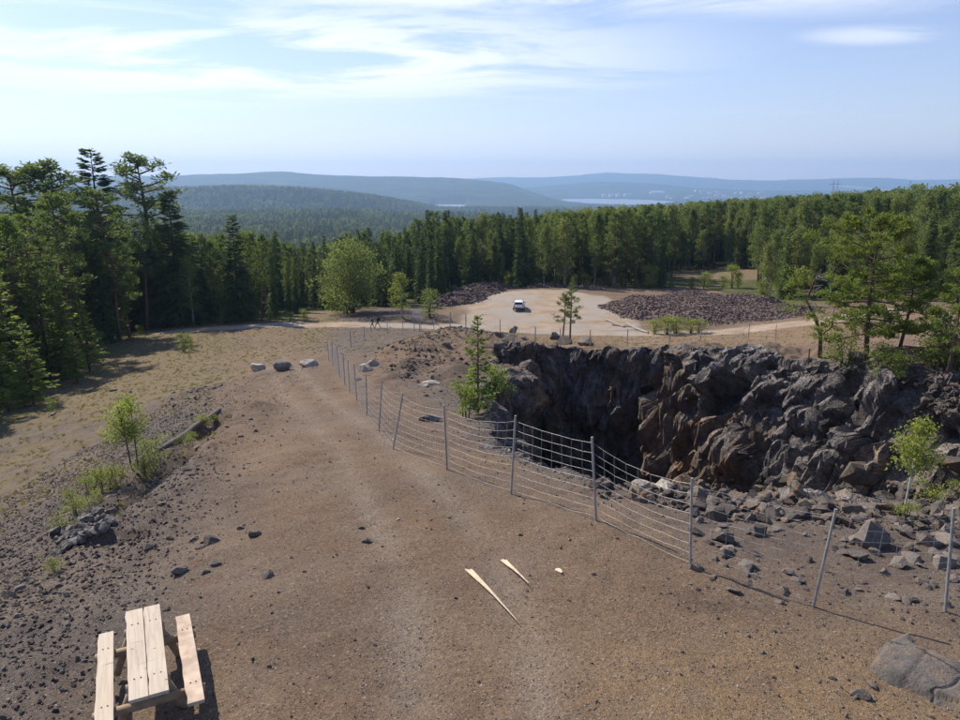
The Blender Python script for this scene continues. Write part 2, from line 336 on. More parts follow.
def g_far(X, Y):
    D = np.hypot(X, Y); Yp = np.maximum(Y, 1.); a = X / np.maximum(Yp, 50)
    zh = 20 - np.tan(env(a)) * D - 18.5 - 4.5 * sstep(300, 900, D)
    lw = sstep(.12, -.04, a)
    zh = np.maximum(zh - 26 * lw * sstep(230, 520, D), zh * (1 - lw) + lw * (-60 - 17 * sstep(-.2, -.08, a) + 8 * fbm(X, Y, 300, 67, 3)))
    w = sstep(1300, 3000, D) * (1 - lw) + lw * sstep(2000, 3100, D); z = zh * (1 - w) - 120 * w
    z = np.where(Y > 0, np.maximum(z, -120), -20 - 60 * sstep(300, 2000, D)) + fbm(X, Y, 420, 61, 4) * 9 * sstep(1000, 2600, D)
    for D0, wd, prof in RIDGES:
        pr = np.array(prof, float); xs = (pr[:, 0] - 480) / FPX * D0; zs = np.array([aty(480, q, D0)[2] for q in pr[:, 1]])
        crest = np.interp(X, xs, zs) + fbm(X, Y, D0 * .09, int(D0), 5, .6) * D0 * .0028
        yc = D0 * (1 + .05 * fbm(X, X * 0, D0 * .4, 5, 2))
        m = np.exp(-((Y - yc) / wd) ** 2 * np.where(Y > yc, .35, 1.)) * (Y > 0)
        z = np.maximum(z, -122 + (crest + 122) * m)
    for (x0, x1, y0, y1) in LAKES:
        m = sstep(1.25, 1., np.maximum(np.abs(X - (x0 + x1) / 2) / ((x1 - x0) / 2), np.abs(Y - (y0 + y1) / 2) / ((y1 - y0) / 2)))
        z = z * (1 - m) + -126 * m
    return np.maximum(z, -126)
ENV = np.array([(-600,226),(0,226),(180,228),(200,232),(330,232),(370,225),(400,219),(450,214),(500,212.5),(550,213),(600,210),(650,207),(700,202.5),(800,196.5),(900,191),(960,188.5),(1100,187),(1600,187)], float)
def env(a):
    """angle below eye level of the near forest's skyline, by bearing"""
    return PITCH - np.arctan((360 - np.interp(480 + a * FPX, ENV[:, 0], ENV[:, 1])) / FPX)
LAKES = [(860, 1640, 5900, 7900), (-340, -120, 4850, 5700)]
PIT = [(.2,22.5),(1.2,20.9),(2.2,19.5),(3.1,18.4),(4,17.6),(5.4,17),(7,16.6),(10,15.4),(16,14.6),(22,15.5),(28,19),(32,24),(31,29.5),(27.5,33),(26.5,38),(24.5,42),(25,46),(22.8,51),(21,57),(18,60),
       (15.5,65),(12,64.5),(8,67),(5,62),(3.2,62),(2.5,57),(1.2,52),(2.2,46),(1.5,42),(2.3,38),(.7,34),(.4,28)]
DEEP = [(.2,22.5),(1.2,20.9),(2.2,19.5),(3.1,18.4),(4,17.6),(5.4,17.4),(6.6,19),(7.4,23),(9.5,29),(11.5,34),(14,39),(16.5,45),(17.5,52),(15.5,65),(8,67),(1,63),(-3,52),(-3,42),(-3,34),(-3,26)]
ROADL = [(-80,103),(-50,104),(-36,104.5),(-20,105),(-5,103),(8,100),(20,97.5),(32,96.2),(46,97),(60,101)]
LOT = [(-6,106),(-3,116),(-2,128),(2,139),(10,144),(19,140),(22,128),(24,116),(21,104),(14,100),(0,103)]
GULLY = [(-11.7,31.9),(-11.4,27.5),(-10.8,23),(-10.2,19.5),(-9.9,16.2)]
def H(X, Y, parts=False):
    D = np.hypot(X, Y)
    wf = sstep(230, 420, D)
    z = np.where(wf < 1, g_near(X, Y), 0) * (1 - wf) + (g_far(X, Y) * wf if np.any(wf > 0) else 0)
    near = 1 - sstep(90, 160, D)
    z = z + near * (fbm(X, Y, 6, 1, 3) * .22 + fbm(X, Y, 1.4, 2, 4, .6) * .075 + sstep(.1, .5, fbm(X, Y, 2.5, 3, 2)) * fbm(X, Y, .35, 4, 2) * .05)
    # rough left bank with a washed-out gully
    lb = sstep(-4.5, -9.5, X + .12 * (Y - 20)) * sstep(60, 45, Y) * sstep(4, 8, Y)
    z = z + lb * (fbm(X, Y, 2.2, 8, 4) * .28 + np.abs(fbm(X, Y, .8, 9, 3)) * .13)
    gd = ldist(GULLY, X + fbm(X, Y, 2, 12, 2) * .5, Y)
    gx = np.interp(Y, [q[1] for q in GULLY[::-1]], [q[0] for q in GULLY[::-1]])
    z = z - (.75 + .7 * fbm(X, Y, 2.5, 13, 2)) * np.exp(-(gd / (.95 + .4 * fbm(X, Y, 2, 14, 2))) ** 2) + .3 * (1 + fbm(X, Y, 1.2, 15, 3)) * np.exp(-((X - gx - 1.5) / 1.0) ** 2) * (Y > 15) * (Y < 33)
    # rubble ridges on the mound between fence and pit
    md = ldist([(-6.5,55),(-4,66),(-1,76),(2,80)], X, Y); z = z + .9 * np.exp(-(md / 3.2) ** 2)
    md2 = ldist([(-4.5,38),(-3.5,47),(-5,54)], X, Y); z = z + .5 * np.exp(-(md2 / 1.8) ** 2) * (1 + fbm(X, Y, 1.5, 31, 2))
    rd = sstep(3.3, 2.2, ldist(ROADL, X + fbm(X, Y, 9, 21, 2) * .8, Y + fbm(X, Y, 7, 22, 2) * .8))
    lot = sstep(-.8, 1.2, pdist(LOT, X + fbm(X, Y, 11, 23, 4) * 6, Y + fbm(X, Y, 11, 24, 4) * 6))
    road = np.maximum(rd, lot)
    rut = np.abs(np.abs(ldist([(.5,4),(-.5,12),(-4,22),(-8.5,34),(-13.5,48),(-19,65),(-26,85),(-30,100)], X, Y)) - .85 - .15 * fbm(X, Y, 8, 77, 2)); z = z - .035 * np.exp(-(rut / .3) ** 2)
    # outcrop slab at the right foreground
    d1 = np.hypot(X, Y) < 120
    pd = np.full(X.shape, -99.); dd = np.full(X.shape, -99.)
    wx = fbm(X, Y, 5, 41, 4, .6) * 1.5; wy = fbm(X, Y, 5, 42, 4, .6) * 1.5
    nearrim = sstep(24, 20, Y)
    if np.any(d1):
        pd[d1] = pdist(PIT, (X + wx * (1 - nearrim * .7))[d1], (Y + wy * (1 - nearrim * .7))[d1])
        dd[d1] = pdist(DEEP, (X + wx * .8)[d1], (Y + wy * .8)[d1])
    z = z + np.exp(-(pd / 6) ** 2) * sstep(30, 40, Y) * (fbm(X, Y, 5.5, 55, 5, .6) * 1.9 - .15)
    ledge = 13.1 - .335 * (Y - 11) - .14 * np.maximum(Y - 25, 0) + fbm(X, Y, 4, 44, 4) * .5
    ledge = ledge + 1.3 * sstep(26, 48, X) * sstep(20, 40, Y)
    ledge = np.minimum(ledge, z + .2)
    wl_ = (2.6 + 3.4 * sstep(12, 18, X) * sstep(20, 28, Y)) * (1 + .5 * fbm(X, Y, 7, 45, 2))
    inl = sstep(.0, 1, pd / wl_)
    # the brown broken slope of the far right wall runs out gently
    talus = sstep(12, 20, X) * sstep(42, 50, Y)
    inl = inl * (1 - talus) + talus * sstep(0, 1, pd / 9.)
    z2 = z * (1 - inl) + ledge * inl
    fl = -6 + fbm(X, Y, 6, 46, 4) * 1.2
    wd_ = 4.2 * (1 + .5 * fbm(X, Y, 5, 47, 2)) + 2.2 * sstep(6, 10, X) * sstep(60, 40, Y)
    ind = sstep(0, 1, np.minimum(dd, pd + .2) / wd_)
    z3 = z2 * (1 - ind) + fl * ind
    # benches in the walls
    tt = z3 / 2.1 + fbm(X, Y, 9, 48, 2) * .8; stepz = (np.floor(tt) + sstep(.25, .75, tt - np.floor(tt)) - fbm(X, Y, 9, 48, 2) * .8) * 2.1
    mixs = .55 * sstep(.15, .5, inl + ind) * (1 - sstep(.92, 1., ind)) * (Y > 34)
    z3 = z3 * (1 - mixs) + stepz * mixs
    if not parts: return z3
    pr = pd + np.where(Y > 30, 4 * np.clip(fbm(X, Y, 4, 56, 4) + .05, 0, 1), 0) * (pd > -6)
    return z3, dict(pr=pr, pd=pd, dd=dd, road=road, inl=inl, ind=ind, lb=lb, rut=rut, gd=gd, talus=talus, md=md)
def grow(a, b, s0, rate, smax):
    out = [a]; s = s0; sg = 1 if b > a else -1
    while (b - out[-1]) * sg > s * 1.2: out.append(out[-1] + sg * s); s = min(s * rate, smax)
    return out + [b]
FX0, FX1 = -14., 34.
xs = np.array(sorted(set(np.round(grow(FX0, -150, .15, 1.06, 3.), 4)) | set(np.round(np.r_[np.arange(FX0, -1, .15), np.arange(-1, 28, .12), np.arange(28, FX1 + .01, .15)], 4)) | set(np.round(grow(FX1, 150, .15, 1.05, 3.), 4))))
ys = np.array(sorted(set(np.round(grow(5, -30, .12, 1.15, 4), 4)) | set(np.round(np.arange(5, 30, .115), 4)) | set(np.round(np.arange(30, 68, .12), 4)) | set(np.round(grow(68, 300, .17, 1.012, 2.5), 4))))
xs = xs[np.r_[True, np.diff(xs) > .05]]; ys = ys[np.r_[True, np.diff(ys) > .05]]
GX, GY = np.meshgrid(xs, ys)
GZ, PT = H(GX, GY, True)
rockm = np.maximum(sstep(-.5, .3, PT['pr']), 0)
gzy, gzx = np.gradient(GZ, ys, xs); nl = np.sqrt(gzx ** 2 + gzy ** 2 + 1)
NX, NY, NZ = -gzx / nl, -gzy / nl, 1 / nl
steep = sstep(.93, .72, NZ)
GP = np.stack([GX, GY, GZ], -1)
sel = rockm > .01
Pm = GP[sel]; wr = rockm[sel]; stp = steep[sel]; dsel = sstep(-1, 2, PT['dd'][sel])
_e1 = Vector((-.42, .2, -.88)).normalized(); _e2 = _e1.cross(Vector((.3, 1, 0))).normalized(); Rm = np.array([_e1, _e2, _e1.cross(_e2)])
Q = Pm @ Rm.T
disp = np.zeros(len(Pm)); blkv = np.zeros(len(Pm))
for s_, an, amp, sd_ in ((4.6, (1, .8, .7), 1.5, 70), (1.9, (1.5, .75, .6), .62, 71), (.85, (1.5, .7, .6), .27, 72)):
    rn, of, ed = blocks(Q / (np.array(an) * s_), sd_)
    disp -= (amp * .3 * np.exp(-(ed / .06) ** 2) if s_ > 1 else 0); blkv += rn[:, 3] * (.2 if s_ > 4 else .4)
    disp += amp * ((rn[:, 0] - .5) * 1.1 + (of * (rn[:, 1:4] - .5)).sum(1) * 1.9)
amp_loc = (.45 + .6 * stp) * (.3 + .7 * sstep(-1, 1.5, PT['pd'][sel])) * (.55 + .45 * sstep(20, 34, Pm[:, 1]))
off = (disp * wr * amp_loc)[:, None] * np.stack([NX[sel], NY[sel], NZ[sel]], 1)
GP[sel] += off; BLK = np.full(GX.shape, .5); BLK[sel] = blkv
GZ = GP[..., 2].copy()
# zone masks
pathm = sstep(6.5, 3.0, ldist([(0,5),(0,12),(-4,22),(-8.5,34),(-13.5,48),(-19,65),(-26,85),(-30,100)], GX + fbm(GX, GY, 6, 33, 2) * 1.5, GY))
forestm = np.maximum.reduce([sstep(142, 150, GY + fbm(GX, GY, 12, 34, 3) * 5), sstep(108, 113, GY + fbm(GX, GY, 6, 35, 3) * 3) * (GX < -7) * (1 - sstep(-31, -29, GX) * sstep(127, 124, GY)), sstep(112, 122, GY) * (GX > 46),
   sstep(-30, -40, GX + .30 * (GY - 50) + fbm(GX, GY, 8, 36, 3) * 5), sstep(60, 75, GX + fbm(GX, GY, 8, 37, 3) * 5) * sstep(50, 60, GY)])
clear = sstep(1.15, .8, np.hypot((GX - 57) / 17, (GY - 176) / 16) + fbm(GX, GY, 10, 38, 3) * .3)
forestm = forestm * (1 - clear)
grassl = sstep(-13, -19, GX + .05 * (GY - 30) + fbm(GX, GY, 5, 39, 3) * 4) * sstep(16, 24, GY) * .47 + .22 * sstep(40, 60, GY) * (1 - pathm) * (GX < 6) * (PT['pd'] < -1)
grassl = grassl + .22 * sstep(.5, 1.5, -PT['pd']) * sstep(60, 70, GY) * (GX > 2) * sstep(100, 92, GY) + .45 * np.exp(-(PT['gd'] / 1.2) ** 2)
dampm = np.clip(1.2 * np.exp(-((GX - 4.1 + .5 * (GY - 11.2)) / .9) ** 2 - ((GY - 11.0) / .55) ** 2), 0, 1) + .5 * sstep(.25, .6, fbm(GX, GY, 3.5, 81, 4))
brownm = .5 * pathm + .5 * sstep(30, 45, GY) * (GX > -8) + .4 * np.exp(-((GX - 8) / 6) ** 2 - ((GY - 9) / 5) ** 2)
ochrem = np.clip(1.1 * np.exp(-((GX - 4.5) / 3.2) ** 2 - ((GY - 8.3) / 2.2) ** 2) + .7 * sstep(58, 70, GY) * (GX > 5) * (PT['pd'] < 0) * sstep(100, 94, GY), 0, 1)
att = dict(blk=BLK, damp=dampm, rut=np.exp(-(PT['rut'] / .38) ** 2) * (GY < 95), road=PT['road'] * (1 - forestm), grass=np.clip(grassl + clear * .9, 0, 1), forest=forestm, brown=brownm, ochre=ochrem,
   scar=np.exp(-((GX - 21 - .3 * (GY - 36)) / 2.2) ** 2 - ((GY - 37.5) / 1.3) ** 2),
   rust=np.clip(.34 * np.exp(-((GX - 13) / 8) ** 2 - ((GY - 48) / 18) ** 2) + .14 * np.exp(-((GX - 2) / 4) ** 2) * (GY > 26) - .22 * sstep(16, 22, GX), -.3, .5),
   gravel=np.clip(sstep(.80, .93, NZ) * sstep(3.2, .8, PT['pd'] + fbm(GX, GY, 2, 51, 3) * 1.5) * (GY < 34) + sstep(.92, .98, NZ) * sstep(-.1, .4, fbm(GX, GY, 4, 52, 3)) * .7, 0, 1) * (GY > 10))
ny, nx = GX.shape
idx = np.arange(ny * nx).reshape(ny, nx)
quads = np.stack([idx[:-1, :-1], idx[:-1, 1:], idx[1:, 1:], idx[1:, :-1]], -1).reshape(-1, 4)
def fmean(a): return a.ravel()[quads].mean(1)
isrock = fmean(PT['pr']) > -.25; isroad = (fmean(att['road']) > .5) & ~isrock
def sub(name, mask, mat, smooth):
    F = quads[mask]; u, inv = np.unique(F, return_inverse=True)
    me = mesh_np(name, GP.reshape(-1, 3)[u], inv.reshape(-1, 4), smooth, {k: v.ravel()[u] for k, v in att.items()})
    return tag(link(name, me, mat), kind='structure')
ground = sub('ground', ~isrock & ~isroad, M_GROUND, True)
pit = sub('quarry_pit', isrock, M_ROCK, False)
roado = sub('gravel_road', isroad, M_GROUND, True)

def gz(x, y):
    """height of the finished surface (bilinear on the grid; far formula outside it)"""
    x = np.asarray(x, float); y = np.asarray(y, float)
    i = np.clip(np.searchsorted(xs, x) - 1, 0, nx - 2); j = np.clip(np.searchsorted(ys, y) - 1, 0, ny - 2)
    u = np.clip((x - xs[i]) / (xs[i + 1] - xs[i]), 0, 1); v = np.clip((y - ys[j]) / (ys[j + 1] - ys[j]), 0, 1)
    z = (GZ[j, i] * (1 - u) + GZ[j, i + 1] * u) * (1 - v) + (GZ[j + 1, i] * (1 - u) + GZ[j + 1, i + 1] * u) * v
    out = (np.abs(x) > 149) | (y > 299) | (y < -29)
    if np.any(out): z = np.where(out, H(np.atleast_1d(x), np.atleast_1d(y)).reshape(x.shape), z)
    return z
def gat(A, x, y):
    i = np.clip(np.searchsorted(xs, x), 0, nx - 1); j = np.clip(np.searchsorted(ys, y), 0, ny - 1); return A[j, i]
def spot(px, py):
    """the ground point seen at a place in the photograph"""
    d = ray(px, py); t = np.concatenate([np.arange(6, 60, .1), np.arange(60, 300, .5)])
    p = C0 + d * t[:, None]; below = p[:, 2] < gz(p[:, 0], p[:, 1]); k = int(np.argmax(below)) if below.any() else len(t) - 1
    return Vector((p[k, 0], p[k, 1], float(gz(p[k, 0], p[k, 1]))))

# far land
fx = np.array(sorted(set(np.round(grow(150, 17500, 6, 1.03, 420), 2)) | set(np.round(-np.array(grow(150, 17500, 6, 1.03, 420)), 2)) | set(np.linspace(-150, 150, 41))))
fy = np.array(sorted(set(np.round(grow(300, 17500, 5, 1.028, 330), 2)) | set(np.round(grow(-30, -17500, 15, 1.18, 3000), 2)) | set(np.linspace(-30, 300, 34))))
FX, FY = np.meshgrid(fx, fy); FZ = H(FX, FY)
fi = np.arange(FX.size).reshape(FX.shape); fq = np.stack([fi[:-1, :-1], fi[:-1, 1:], fi[1:, 1:], fi[1:, :-1]], -1).reshape(-1, 4)
cx = FX.ravel()[fq].mean(1); cy = FY.ravel()[fq].mean(1)
keep = ~((np.abs(cx) < 150) & (cy > -30) & (cy < 300))
fh = MT('forested_land', .95, .1)
a1 = fh.noise(.004, 7, .62); a2 = fh.noise(.03, 6, .6)
fc = fh.ramp(a1, [(.3, (.022, .036, .02)), (.5, (.035, .055, .026)), (.62, (.06, .08, .034)), (.72, (.11, .11, .055))])
fc = fh.mix(1., fc, fh.mr(a2, .3, .7, .6, 1.4), 'MULTIPLY'); fh.color(fc)
fh.bump(fh.math('ADD', fh.noise(.05, 5, .6), fh.voro(.09, out='Distance')), 14., .8)
tag(link('terrain', mesh_np('terrain', np.stack([FX, FY, FZ], -1).reshape(-1, 3), fq[keep], True), fh.m), kind='structure')
wt = MT('lake_water', .42, 1.); wt.color((.16, .19, .22)); wt.bump(wt.noise(.08, 4), 2., .5)
for x0, x1, y0, y1 in LAKES:
    rng = np.random.default_rng(int(abs(x0))); n = 40; th = np.linspace(0, 2 * np.pi, n, endpoint=False)
    rr = 1.22 + .12 * np.sin(3 * th + 1) + .05 * rng.standard_normal(n)
    cxy = np.stack([(x0 + x1) / 2 + (x1 - x0) / 2 * rr * np.cos(th), (y0 + y1) / 2 + (y1 - y0) / 2 * rr * np.sin(th), np.full(n, -121.)], 1)
    me = bpy.data.meshes.new('lake'); me.from_pydata([tuple(p) for p in cxy], [], [tuple(range(n))]); me.update()
    tag(link('lake', me, wt.m), kind='structure')

# ------------------------------------------------------------------ builders: foliage
def unit(a): return a / np.maximum(np.linalg.norm(a, axis=-1, keepdims=True), 1e-9)
def kites(P, D, L, W, rng, flat=0.):
    D = unit(D); r = rng.standard_normal(D.shape); r[:, 2] += flat * 4; s = unit(np.cross(D, r))
    L = np.asarray(L)[:, None]; W = np.asarray(W)[:, None]
    V = np.stack([P, P + D * L * .5 + s * W * .5, P + D * L, P + D * L * .5 - s * W * .5], 1).reshape(-1, 3)
    return V, np.arange(len(V)).reshape(-1, 4)
def crown_mesh(name, parts):
    V = np.concatenate([p[0] for p in parts]); n = 0; F = []
    for v, f in parts: F.append(f + n); n += len(v)
    return mesh_np(name, V, np.concatenate(F), True)
def spruce(seed, h, Rr, nwh, per, tw, base=.05, droop=.3, gap=.12, wid=.3):
    rng = np.random.default_rng(seed)
    t = np.repeat(base + (1 - base) * (np.arange(nwh) + .3) / nwh, per) + rng.uniform(-.4, .4, nwh * per) / nwh
    t = np.clip(t, base, .995); az = rng.uniform(0, 2 * np.pi, t.size)
    L = Rr * (1 - t) ** .85 * rng.uniform(.62, 1.12, t.size) * (1 + .18 * np.sin(az * 2 + seed + t * 9)) + .02 * h
    L *= np.where(rng.uniform(size=t.size) < gap, .5, 1) * sstep(base - .12, base + .1, t)
    sl = -droop + (droop + .75) * t ** 2
    D = np.stack([np.cos(az), np.sin(az), sl], 1); B = np.stack([0 * t, 0 * t, t * h], 1)
    s = rng.uniform(.12, 1, (t.size, tw)); sd = rng.choice([-1, 1], (t.size, tw)); al = rng.uniform(.35, 1.0, (t.size, tw)) * sd
    P = B[:, None] + D[:, None] * (L[:, None] * s)[..., None]; P[..., 2] -= .22 * L[:, None] * s ** 2 * (1 - t[:, None])
    ca, sa = np.cos(az[:, None] + al), np.sin(az[:, None] + al)
    TD = np.stack([ca, sa, sl[:, None] * .6 - .25 + rng.uniform(-.25, .2, s.shape)], -1)
    TL = (.16 + .34 * (1 - s) + .1 * rng.uniform(size=s.shape)) * L[:, None] + .012 * h
    k = kites(P.reshape(-1, 3), TD.reshape(-1, 3), TL.ravel(), TL.ravel() * wid + .03, rng, .35)
    top = kites(np.array([[0, 0, h * .95]]), np.array([[0, 0, 1.]]), [h * .06], [h * .012], rng)
    tr = MB().tube([(0, 0, -.4), (0, 0, h * .5), (0, 0, h * .97)], [h * .0125, h * .007, .02], 7)
    br = rng.choice(t.size, min(t.size, 60), replace=False)
    for i in br: tr.tube([B[i], B[i] + D[i] * L[i] * .8 - np.array([0, 0, .12 * L[i] * (1 - t[i])])], [h * .0022 + .008, .006], 3, False)
    return tr.mesh('trunk', True), crown_mesh('crown', [k, top])
def pine(seed, h, cb, Rr, nl, tufts, kpt, nl_len=.34, lean=.04, sub=3, flatk=.5):
    rng = np.random.default_rng(seed); tr = MB()
    ph = rng.uniform(0, 6.28); ax = lambda z: np.array([math.cos(ph) * lean * h * math.sin(z / h * 2.2) , math.sin(ph) * lean * h * math.sin(z / h * 2.6), z])
    zz = np.linspace(-.3, h * .97, 9); tr.tube([ax(z) for z in zz], list(np.interp(zz, [-.3, h * .5, h], [h * .017 + .03, h * .0105 + .02, .02])), 8)
    A = []
    for i in range(nl):
        t = cb + (1 - cb) * ((i + rng.uniform(.1, .9)) / nl); u = (t - cb) / (1 - cb)
        L = Rr * (math.sin(math.pi * min(.97, .25 + .72 * u)) ** .7) * rng.uniform(.55, 1.1); az = i * 2.4 + rng.uniform(-.6, .6)
        p0 = ax(t * h); el = -.12 + .75 * u ** 2 + rng.uniform(-.15, .2)
        d = np.array([math.cos(az), math.sin(az), el]); p1 = p0 + d * L * .55; p2 = p0 + d * L + np.array([0, 0, .16 * L])
        tr.tube([p0, p1, p2], [h * .0045 + .012, h * .003 + .008, .008], 4, False)
        for k in range(tufts):
            s = .28 + .75 * math.sqrt(rng.uniform()); c = p0 + (p2 - p0) * s + np.array([0, 0, -.08 * L * math.sin(s * 3)])
            lat = np.array([-math.sin(az), math.cos(az), 0]) * rng.uniform(-.42, .42) * L * (1.15 - s * .7)
            A.append(c + lat + np.array([0, 0, rng.uniform(-.05, .14) * L]))
    A.append(ax(h * .98)); A = np.array(A)
    P = np.repeat(A, kpt, 0); D = rng.standard_normal(P.shape); D[:, 2] = D[:, 2] * .6 + flatk
    P = P + rng.standard_normal(P.shape) * np.array([.5, .5, .28]) * nl_len
    L = nl_len * rng.uniform(.6, 1.3, len(P)); k = kites(P, D, L, L * .26, rng)
    return tr.mesh('trunk', True), crown_mesh('crown', [k])
def broad(seed, h, Rr, cb, lobes, per, leaf, spread=.3, top=1.0, stems=1, thick=.014, col_=0.):
    rng = np.random.default_rng(seed); tr = MB(); A = []
    for s_ in range(stems):
        o = np.array([0, 0, 0.]) if stems == 1 else np.array([rng.uniform(-.22, .22) * Rr, rng.uniform(-.22, .22) * Rr, 0]); ln = rng.uniform(-.08, .08, 2) * h + o[:2] * 1.6
        zz = np.linspace(0, 1, 6); P = [o + np.array([ln[0] * q ** 1.3, ln[1] * q ** 1.3, q * h * .93 - .25 * (q == 0)]) for q in zz]
        tr.tube(P, list(np.interp(zz, [0, 1], [h * thick + .012, .012])), 7 if h > 2.5 else 4)
        for i in range(max(2, lobes // stems)):
            t = cb + (1 - cb) * rng.uniform() ** .85; u = (t - cb) / (1 - cb)
            prof = (math.sin(math.pi * min(.98, .16 + .8 * u ** (.9 + col_))) ** .65)
            az = rng.uniform(0, 6.283); q = rng.uniform(.35, 1) * Rr * prof
            pb = o + np.array([ln[0] * t, ln[1] * t, t * h * .9 - q * .35]); pe = o + np.array([ln[0] * t + math.cos(az) * q, ln[1] * t + math.sin(az) * q, min(t * h + .1 * q, h * top)])
            tr.tube([pb, (pb + pe) / 2 + np.array([0, 0, .05 * q]), pe], [h * .004 + .006, h * .0025 + .004, .004], 3, False); A.append(pe)
            if rng.uniform() < .6: A.append(pb * .45 + pe * .55)
    A = np.array(A); P = np.repeat(A, per, 0) + rng.standard_normal((len(A) * per, 3)) * np.array([1, 1, .8]) * spread * Rr
    P[:, 2] = np.maximum(P[:, 2], .04 * h); D = rng.standard_normal(P.shape); D[:, 2] -= .3; L = leaf * rng.uniform(.6, 1.35, len(P))
    return tr.mesh('trunk', True), crown_mesh('crown', [kites(P, D, L, L * .62, rng)])
def tree(name, meshes, mats, loc, s, rz, label, cat='tree', group=None, sx=None, names=('trunk', 'crown')):
    e = empty(name, loc, rz); e.scale = (sx or s, sx or s, s)
    for me, m, n in zip(meshes, mats, names): link(n, me, m, e)
    return tag(e, label, cat, group)

# ------------------------------------------------------------------ builders: rocks, scatter
def rock_mesh(seed, n=15, flat=.65, name='rock'):
    rng = np.random.default_rng(seed); p = unit(rng.standard_normal((n, 3))) * rng.uniform(.75, 1, (n, 1)) * np.array([1, rng.uniform(.6, .85), flat])
    p[:, 2] = np.clip(p[:, 2], -flat * .7, flat * .8)
    bm = bmesh.new(); [bm.verts.new(q) for q in p]; r = bmesh.ops.convex_hull(bm, input=bm.verts)
    bmesh.ops.delete(bm, geom=[v for v in bm.verts if not v.link_faces], context='VERTS')
    me = bpy.data.meshes.new(name); bm.to_mesh(me); bm.free(); return me
ROCKS = [rock_mesh(s, 13 + s % 6, .45 + .08 * (s % 5)) for s in range(9)]
for m in ROCKS: m.materials.append(M_STONE)
HROCKS = []
for m in ROCKS[:6]: q = m.copy(); q.materials.clear(); q.materials.append(M_HEAP); HROCKS.append(q)
def boulder_mesh(seed, dims, cuts=10, rough=.12):
    rng = np.random.default_rng(seed); bm = bmesh.new(); bmesh.ops.create_icosphere(bm, subdivisions=4, radius=1)
    co = np.array([v.co[:] for v in bm.verts])
    for _ in range(cuts):
        nrm = unit(rng.standard_normal(3)); dd = rng.uniform(.5, .8); e = co @ nrm - dd; co -= np.maximum(e, 0)[:, None] * nrm * .92
    co *= (1 + rough * fbm(co[:, 0] * 1.3 + co[:, 2] * .7, co[:, 1] * 1.3 - co[:, 2] * .5, .55, seed, 4))[:, None]
    co *= np.array(dims); co[:, 2] -= co[:, 2].min()
    for v, c_ in zip(bm.verts, co): v.co = c_
    me = bpy.data.meshes.new('boulder'); bm.to_mesh(me); bm.free(); me.polygons.foreach_set('use_smooth', np.ones(len(me.polygons), bool)); return me
def scatter(name, P, S, Rt, pick, sources, parent=None, label=None):
    me = bpy.data.meshes.new(name); P = np.asarray(P, np.float32); me.vertices.add(len(P)); me.vertices.foreach_set('co', P.ravel())
    for n, t, a in (('scl', 'FLOAT_VECTOR', S), ('rot', 'FLOAT_VECTOR', Rt)):
        at = me.attributes.new(n, t, 'POINT'); at.data.foreach_set('vector', np.asarray(a, np.float32).ravel())
    at = me.attributes.new('pick', 'INT', 'POINT'); at.data.foreach_set('value', np.asarray(pick, np.int32))
    o = link(name, me, None, parent); tag(o, label, kind='stuff')
    ng = bpy.data.node_groups.new(name, 'GeometryNodeTree'); ng.interface.new_socket('Geometry', in_out='INPUT', socket_type='NodeSocketGeometry'); ng.interface.new_socket('Geometry', in_out='OUTPUT', socket_type='NodeSocketGeometry')
    n = ng.nodes; l = ng.links; gi = n.new('NodeGroupInput'); go = n.new('NodeGroupOutput'); ip = n.new('GeometryNodeInstanceOnPoints'); ip.inputs['Pick Instance'].default_value = True
    g2 = n.new('GeometryNodeGeometryToInstance')
    for s in reversed(sources):
        oi = n.new('GeometryNodeObjectInfo'); oi.inputs['Object'].default_value = s; l.new(oi.outputs['Geometry'], g2.inputs[0])
    def na(nm, ty): q = n.new('GeometryNodeInputNamedAttribute'); q.data_type = ty; q.inputs['Name'].default_value = nm; return q.outputs['Attribute']
    l.new(gi.outputs[0], ip.inputs['Points']); l.new(g2.outputs[0], ip.inputs['Instance']); l.new(na('pick', 'INT'), ip.inputs['Instance Index'])
    l.new(na('rot', 'FLOAT_VECTOR'), ip.inputs['Rotation']); l.new(na('scl', 'FLOAT_VECTOR'), ip.inputs['Scale']); l.new(ip.outputs[0], go.inputs[0])
    md = o.modifiers.new('scatter', 'NODES'); md.node_group = ng; return o
def src(name, me): return bpy.data.objects.new(name, me)          # a shape for scatter(), not in the scene by itself
def joined(tr, cr, mt, mc):
    """one light mesh of trunk and crown, for the mass of far trees"""
    bm = bmesh.new(); bm.from_mesh(tr); n = len(bm.faces); bm.from_mesh(cr); bm.faces.ensure_lookup_table()
    for i, f in enumerate(bm.faces): f.material_index = 0 if i < n else 1
    me = bpy.data.meshes.new('far_tree'); bm.to_mesh(me); bm.free(); me.materials.append(mt); me.materials.append(mc); return me
rng0 = np.random.default_rng(7)

